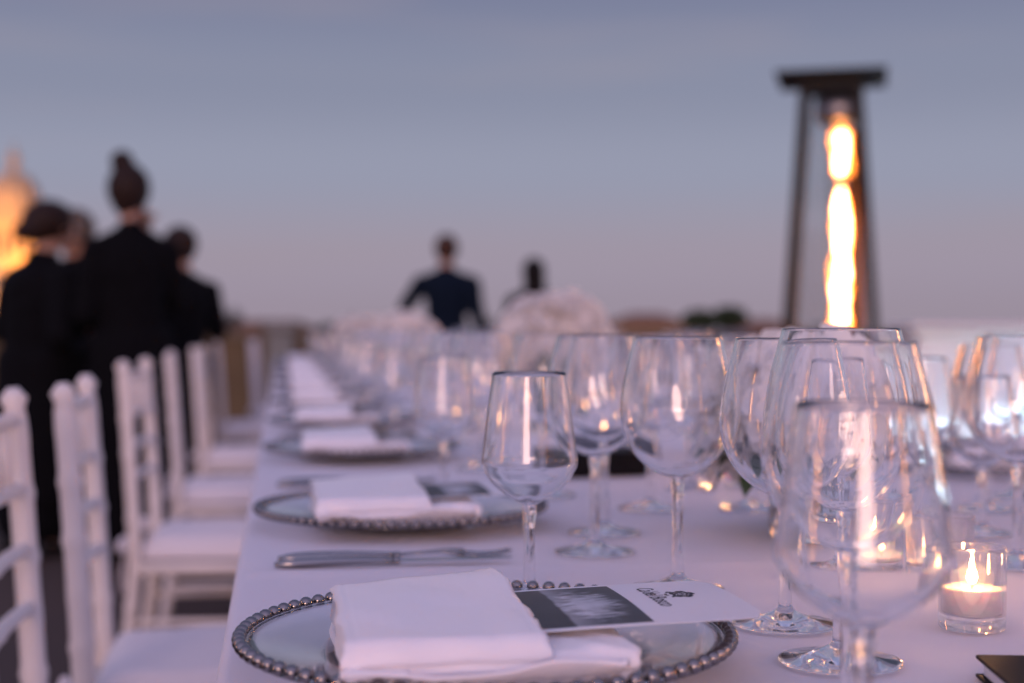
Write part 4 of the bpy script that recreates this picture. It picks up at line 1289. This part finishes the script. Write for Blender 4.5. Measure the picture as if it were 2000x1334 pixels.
# ------------------------------------------------------------------ chairs
def chair_parts():
    """white bamboo-turned banquet chair; x = 0 at back posts, sitter faces +x, y across"""
    P = []
    HW = .185
    SZ = .43
    for s in (-1, 1):
        bm = bmesh.new()
        pts, rad = [], []
        H = .904
        n = 64
        for i in range(n + 1):
            t = i / n; z = H * t
            x = -.055 * (1 - min(1, z / SZ)) ** 1.4 - .030 * max(0, (z - SZ) / (H - SZ)) ** 1.2
            r = .0168 - .0015 * abs(t - .5) * 2
            for rz_ in (.10, .20, .31, .43, .52, .60, .68, .76, .84):
                r += .0034 * math.exp(-((z - rz_) / .0055) ** 2)
            if z > .862: r = .0125
            if z > .870: r = .0185 * math.sqrt(max(.03, 1 - ((z - .888) / .0175) ** 2))
            pts.append((x, s * HW, z)); rad.append(r)
        tube(bm, pts, rad, 14)
        P.append(('back_post', bm, 'chair'))
    def bx(z): return -.030 * max(0, (z - SZ) / (.904 - SZ)) ** 1.2
    for z in (.862, .770, .690, .612):
        bm = bmesh.new()
        n = 12
        tube(bm, [(bx(z) - .012 * math.sin(PI * i / n), -HW + 2 * HW * i / n, z) for i in range(n + 1)], [.0098 + .0018 * (abs(i / n - .5) < .06) for i in range(n + 1)], 10)
        P.append(('back_rail', bm, 'chair'))
    for k in range(5):
        y = -HW + 2 * HW * (k + 1) / 6
        bm = bmesh.new(); q = -.012 * math.sin(PI * (k + 1) / 6)
        tube(bm, [(bx(.77) + q, y, .77), (bx(.815) + q, y, .815), (bx(.862) + q, y, .862)], [.0065, .0085, .0065], 8); P.append(('spindle', bm, 'chair'))
    for s in (-1, 1):
        bm = bmesh.new(); pts = [(.385, s * .205, SZ - .02), (.388, s * .206, .3), (.392, s * .207, .15), (.396, s * .208, 0)]
        tube(bm, pts, [.0155, .0150, .0145, .0125], 12); P.append(('front_leg', bm, 'chair'))
        for z in (.16, .27):
            bm = bmesh.new(); tube(bm, [(-.02, s * HW, z), (.39, s * .207, z)], .0085, 8); P.append(('side_stretcher', bm, 'chair'))
    for z in (.20, .33):
        bm = bmesh.new(); tube(bm, [(.39, -.206, z), (.39, .206, z)], .0085, 8); P.append(('front_stretcher', bm, 'chair'))
    bm = bmesh.new()
    for (a, b_) in (((0, -HW), (.39, -.206)), ((0, HW), (.39, .206)), ((0, -HW), (0, HW)), ((.39, -.206), (.39, .206))):
        tube(bm, [(a[0], a[1], SZ - .03), (b_[0], b_[1], SZ - .03)], .017, 8)
    v = [bm.verts.new(p) for p in ((0, -HW, SZ - .022), (.39, -.206, SZ - .022), (.39, .206, SZ - .022), (0, HW, SZ - .022))]; bm.faces.new(v)
    P.append(('seat_frame', bm, 'chair'))
    # cushion: soft trapezoid pad
    bm = bmesh.new(); n = 18; rows = []
    for i in range(n + 1):
        t = i / n
        row = []
        for j in range(n + 1):
            s = j / n * 2 - 1
            hw = HW - .004 + (.212 - HW) * t
            e = min(1, min(t, 1 - t) * 2 / .22) ; f = min(1, (1 - abs(s)) / .2)
            up = math.sqrt(max(0, 1 - (1 - e) ** 2)) * math.sqrt(max(0, 1 - (1 - f) ** 2))
            row.append((Vector((.004 + .405 * t, s * hw, SZ + .002 + .044 * up + .004 * nz(t * 5, s * 4, 2))), Vector((.004 + .405 * t, s * hw, SZ - .008))))
        rows.append(row)
    T = [[bm.verts.new(p[0]) for p in r_] for r_ in rows]; B = [[bm.verts.new(p[1]) for p in r_] for r_ in rows]
    for i in range(n):
        for j in range(n):
            bm.faces.new((T[i][j], T[i + 1][j], T[i + 1][j + 1], T[i][j + 1])); bm.faces.new((B[i][j + 1], B[i + 1][j + 1], B[i + 1][j], B[i][j]))
        bm.faces.new((T[i][0], B[i][0], B[i + 1][0], T[i + 1][0])); bm.faces.new((T[i + 1][n], B[i + 1][n], B[i][n], T[i][n]))
        bm.faces.new((T[0][i + 1], B[0][i + 1], B[0][i], T[0][i])); bm.faces.new((T[n][i], B[n][i], B[n][i + 1], T[n][i + 1]))
    P.append(('cushion', bm, 'cushion'))
    for s in (-1, 1):
        bm = bmesh.new()
        for a in (-1, 1):
            tube(bm, spline([(-.018, s * HW, SZ + .02), (-.030, s * HW + a * .02, SZ + .045), (-.034, s * HW + a * .034, SZ + .02), (-.020, s * HW, SZ + .018)], 4), .006, 6, rz=.4)
            tube(bm, spline([(-.02, s * HW, SZ + .018), (-.03, s * HW + a * .014, SZ - .03), (-.028, s * HW + a * .022, SZ - .085)], 4), .007, 6, rz=.3)
        P.append(('tie_bow', bm, 'cushion'))
    return [(n_, bm_mesh('chair_' + n_, b_), M[m_]) for n_, b_, m_ in P]
CHAIR = chair_parts()
for n_, me, m_ in CHAIR:
    me.materials.append(m_)
    for p in me.polygons: p.use_smooth = True
def chair(x, y, rz, label, group):
    t = empty('banquet_chair', (x, y, 0), rz); tag(t, label, 'chair', group)
    for n_, me, m_ in CHAIR:
        o = bpy.data.objects.new(n_, me); COL.objects.link(o); o.parent = t
LEFT_CH = [(-.318, 1.79, .03), (-.290, 2.31, .045), (-.34, 3.72, -.05), (-.335, 4.82, .06), (-.32, 6.15, -.03), (-.315, 7.8, .05), (-.15, 9.3, -.06)]
for k, (x, y, rz) in enumerate(LEFT_CH):
    chair(x, y, rz, 'white turned-wood banquet chair, %s in the row left of the table' % ORD[k], 'chairs along the left side')
RIGHT_CH = [4.2, 5.0, 5.8, 6.7, 7.6]
for k, y in enumerate(RIGHT_CH):
    chair(1.62 + .02 * (k % 2), y, PI + .02 * (k % 3 - 1), 'white banquet chair beyond the glasses on the heater side, %s of that row' % ORD[k], 'chairs along the heater side')

# ------------------------------------------------------------------ gas heaters
def heater_parts():
    P = []
    def leg_xy(z): return .270 - (.270 - .130) * z / 2.15
    for sx in (-1, 1):
        for sy in (-1, 1):
            bm = bmesh.new(); n = 8
            a, b_ = leg_xy(0), leg_xy(2.15)
            q = .023
            lo = [bm.verts.new((sx * a + dx * q, sy * a + dy * q, 0.02)) for dx, dy in ((-1, -1), (1, -1), (1, 1), (-1, 1))]
            hi = [bm.verts.new((sx * b_ + dx * q, sy * b_ + dy * q, 2.15)) for dx, dy in ((-1, -1), (1, -1), (1, 1), (-1, 1))]
            for i in range(4): bm.faces.new((lo[i], lo[(i + 1) % 4], hi[(i + 1) % 4], hi[i]))
            bm.faces.new(lo); bm.faces.new(hi)
            P.append(('leg', bm, 'black_metal', False))
    for s in range(4):
        bm = bmesh.new(); a, b_ = leg_xy(.05) - .02, leg_xy(.74) - .02
        v = [bm.verts.new(p) for p in ((-a, -a - .006, .05), (a, -a - .006, .05), (b_, -b_ - .006, .74), (-b_, -b_ - .006, .74), (-a, -a + .006, .05), (a, -a + .006, .05), (b_, -b_ + .006, .74), (-b_, -b_ + .006, .74))]
        for f in ((0, 1, 2, 3), (7, 6, 5, 4), (0, 4, 5, 1), (1, 5, 6, 2), (2, 6, 7, 3), (3, 7, 4, 0)): bm.faces.new([v[i] for i in f])
        bmesh.ops.rotate(bm, verts=bm.verts[:], cent=(0, 0, 0), matrix=Matrix.Rotation(s * PI / 2, 3, 'Z'))
        P.append(('cabinet_panel', bm, 'steel_panel', False))
        bm = bmesh.new()                       # guard wires
        for k in range(50):
            z = .82 + k * .0245; w = leg_xy(z) - .015
            tube(bm, [(-w, -w - .008, z), (w, -w - .008, z)], .0016, 5)
        bmesh.ops.rotate(bm, verts=bm.verts[:], cent=(0, 0, 0), matrix=Matrix.Rotation(s * PI / 2, 3, 'Z'))
        P.append(('guard_wires', bm, 'black_metal', False))
    bm = bmesh.new(); box(bm, (0, 0, .775), (.43, .43, .03), .004); P.append(('burner_shelf', bm, 'black_metal', False))
    bm = bmesh.new(); box(bm, (0, 0, .01), (.60, .60, .045), .006); P.append(('base', bm, 'black_metal', False))
    bm = bmesh.new(); box(bm, (0, 0, 2.222), (.53, .53, .018), .005); box(bm, (0, 0, 2.185), (.31, .31, .056), .004); P.append(('hood', bm, 'black_metal', False))
    bm = bmesh.new(); rows = []                      # curved copper plate, added beside the tube to send amber flame light forward
    for zz in (.80, 1.4, 1.98):
        rows.append([bm.verts.new(((.125 - .02 * (zz - .8)) * math.cos(a), (.125 - .02 * (zz - .8)) * math.sin(a), zz)) for a in [R(2 + 9 * q) for q in range(9)]])
    for a_, b_ in zip(rows, rows[1:]):
        for q in range(8): bm.faces.new((a_[q], a_[q + 1], b_[q + 1], b_[q]))
    r_ = bmesh.ops.solidify(bm, geom=bm.faces[:], thickness=.003)
    P.append(('added_reflector', bm, 'copper', True))
    bm = bmesh.new(); lathe(bm, [(0, 2.00), (.10, 2.00), (.12, 2.03), (.12, 2.12), (0, 2.12)], 28); P.append(('tube_cap', bm, 'steel_panel', True))
    bm = bmesh.new(); lathe(bm, [(.0535, .80), (.0535, 2.0), (.0505, 2.0), (.0505, .80)], 40, closed=True); P.append(('quartz_tube', bm, 'quartz', True))
    def flame(z0, z1, r, seed, name, m):
        bm = bmesh.new(); n, seg = 70, 18
        rings = []
        for i in range(n + 1):
            t = i / n; z = z0 + (z1 - z0) * t
            env = min(1, math.sin(min(t / .08, 1) * PI / 2)) * min(1, math.sin(min((1 - t) / .16, 1) * PI / 2))
            cx = .012 + .014 * nz(z * 6, seed) + .006 * nz(z * 19, seed); cy0 = .012 * nz(z * 7, seed + 5)
            ring = []
            for k in range(seg):
                a = 2 * PI * k / seg
                rr = max(.0015, r * env * (.85 + .45 * nz(z * 8, seed + 9) + .45 * nz(z * 17 + math.cos(a) * 1.2, math.sin(a) * 1.2, seed)))
                ring.append(bm.verts.new((cx + rr * math.cos(a), cy0 + rr * math.sin(a), z + .012 * nz(a * 2, z * 20, seed))))
            rings.append(ring)
        for a, b_ in zip(rings, rings[1:]):
            for k in range(seg): bm.faces.new((a[k], a[(k + 1) % seg], b_[(k + 1) % seg], b_[k]))
        bm.faces.new(rings[0]); bm.faces.new(rings[-1])
        P.append((name, bm, m, True))
    flame(.81, 1.675, .027, 1.3, 'flame', 'gasflame')
    flame(1.755, 1.95, .022, 4.1, 'flame', 'gasflame')
    flame(.80, 1.69, .043, 7.7, 'flame_fringe', 'gasglow')
    flame(1.725, 1.985, .040, 9.2, 'flame_fringe', 'gasglow')
    for n_, b_, m_, sm in P:                         # the burner column stands a little off the middle
        if n_ in ('flame', 'flame_fringe', 'quartz_tube', 'tube_cap', 'added_reflector'):
            bmesh.ops.translate(b_, vec=(.035, 0, 0), verts=b_.verts[:])
    return [(n_, bm_mesh('heater_' + n_, b_), M[m_], sm) for n_, b_, m_, sm in P]
HEAT = heater_parts()
for n_, me, m_, sm in HEAT:
    me.materials.append(m_)
    if sm:
        for p in me.polygons: p.use_smooth = True
def heater(x, y, rz, label):
    t = empty('patio_heater', (x, y, 0), rz); tag(t, label, 'patio heater', 'pyramid gas heaters')
    for n_, me, m_, sm in HEAT:
        o = bpy.data.objects.new(n_, me); COL.objects.link(o); o.parent = t
x, y = px(1624, 7.1)
heater(x, y, -R(21.9) - R(1.5), 'black pyramid gas heater with a tall flame in a glass tube')
# more of the same heaters stand round the near end of the table (they show as streaks in the glasses)
heater(1.75, -1.25, .3, 'pyramid gas heater behind the camera on the heater side')
heater(-1.35, -1.7, .1, 'pyramid gas heater behind the camera on the chair side')
heater(3.0, 2.1, .5, 'pyramid gas heater right of the table, outside the picture')
heater(-2.3, 0.7, .2, 'pyramid gas heater left of the chairs, outside the picture')

# ------------------------------------------------------------------ lit white bar at the right
x, y = px(2110, 8.6)
bar = empty('bar_counter', (x, y, 0), -YAW - .05); tag(bar, 'white bar counter with a glowing cool front at the right edge', 'bar counter')
bm = bmesh.new(); box(bm, (0, .30, .48), (1.94, .5, .96), .01); obj('body', bm, M['bar_white'], bar, smooth=False)
bm = bmesh.new(); box(bm, (0, .26, .985), (2.06, .72, .045), .01); obj('counter_top', bm, M['bar_top'], bar, smooth=False)
for k in range(3):
    bm = bmesh.new(); box(bm, (-.635 + k * .635, .035, .52), (.62, .018, .84), .004); obj('front_panel', bm, M['bar_white'], bar, smooth=False)
bm = bmesh.new(); box(bm, (0, -.10, .12), (1.90, .03, .03), .004); obj('led_strip', bm, M['bar_light'], bar, smooth=False)
bm = bmesh.new(); box(bm, (0, -.085, .07), (1.94, .10, .06), .004); obj('strip_tray', bm, M['bar_white'], bar, smooth=False)
bm = bmesh.new(); box(bm, (0, .30, .035), (1.88, .44, .07)); obj('plinth', bm, M['black_metal'], bar, smooth=False)
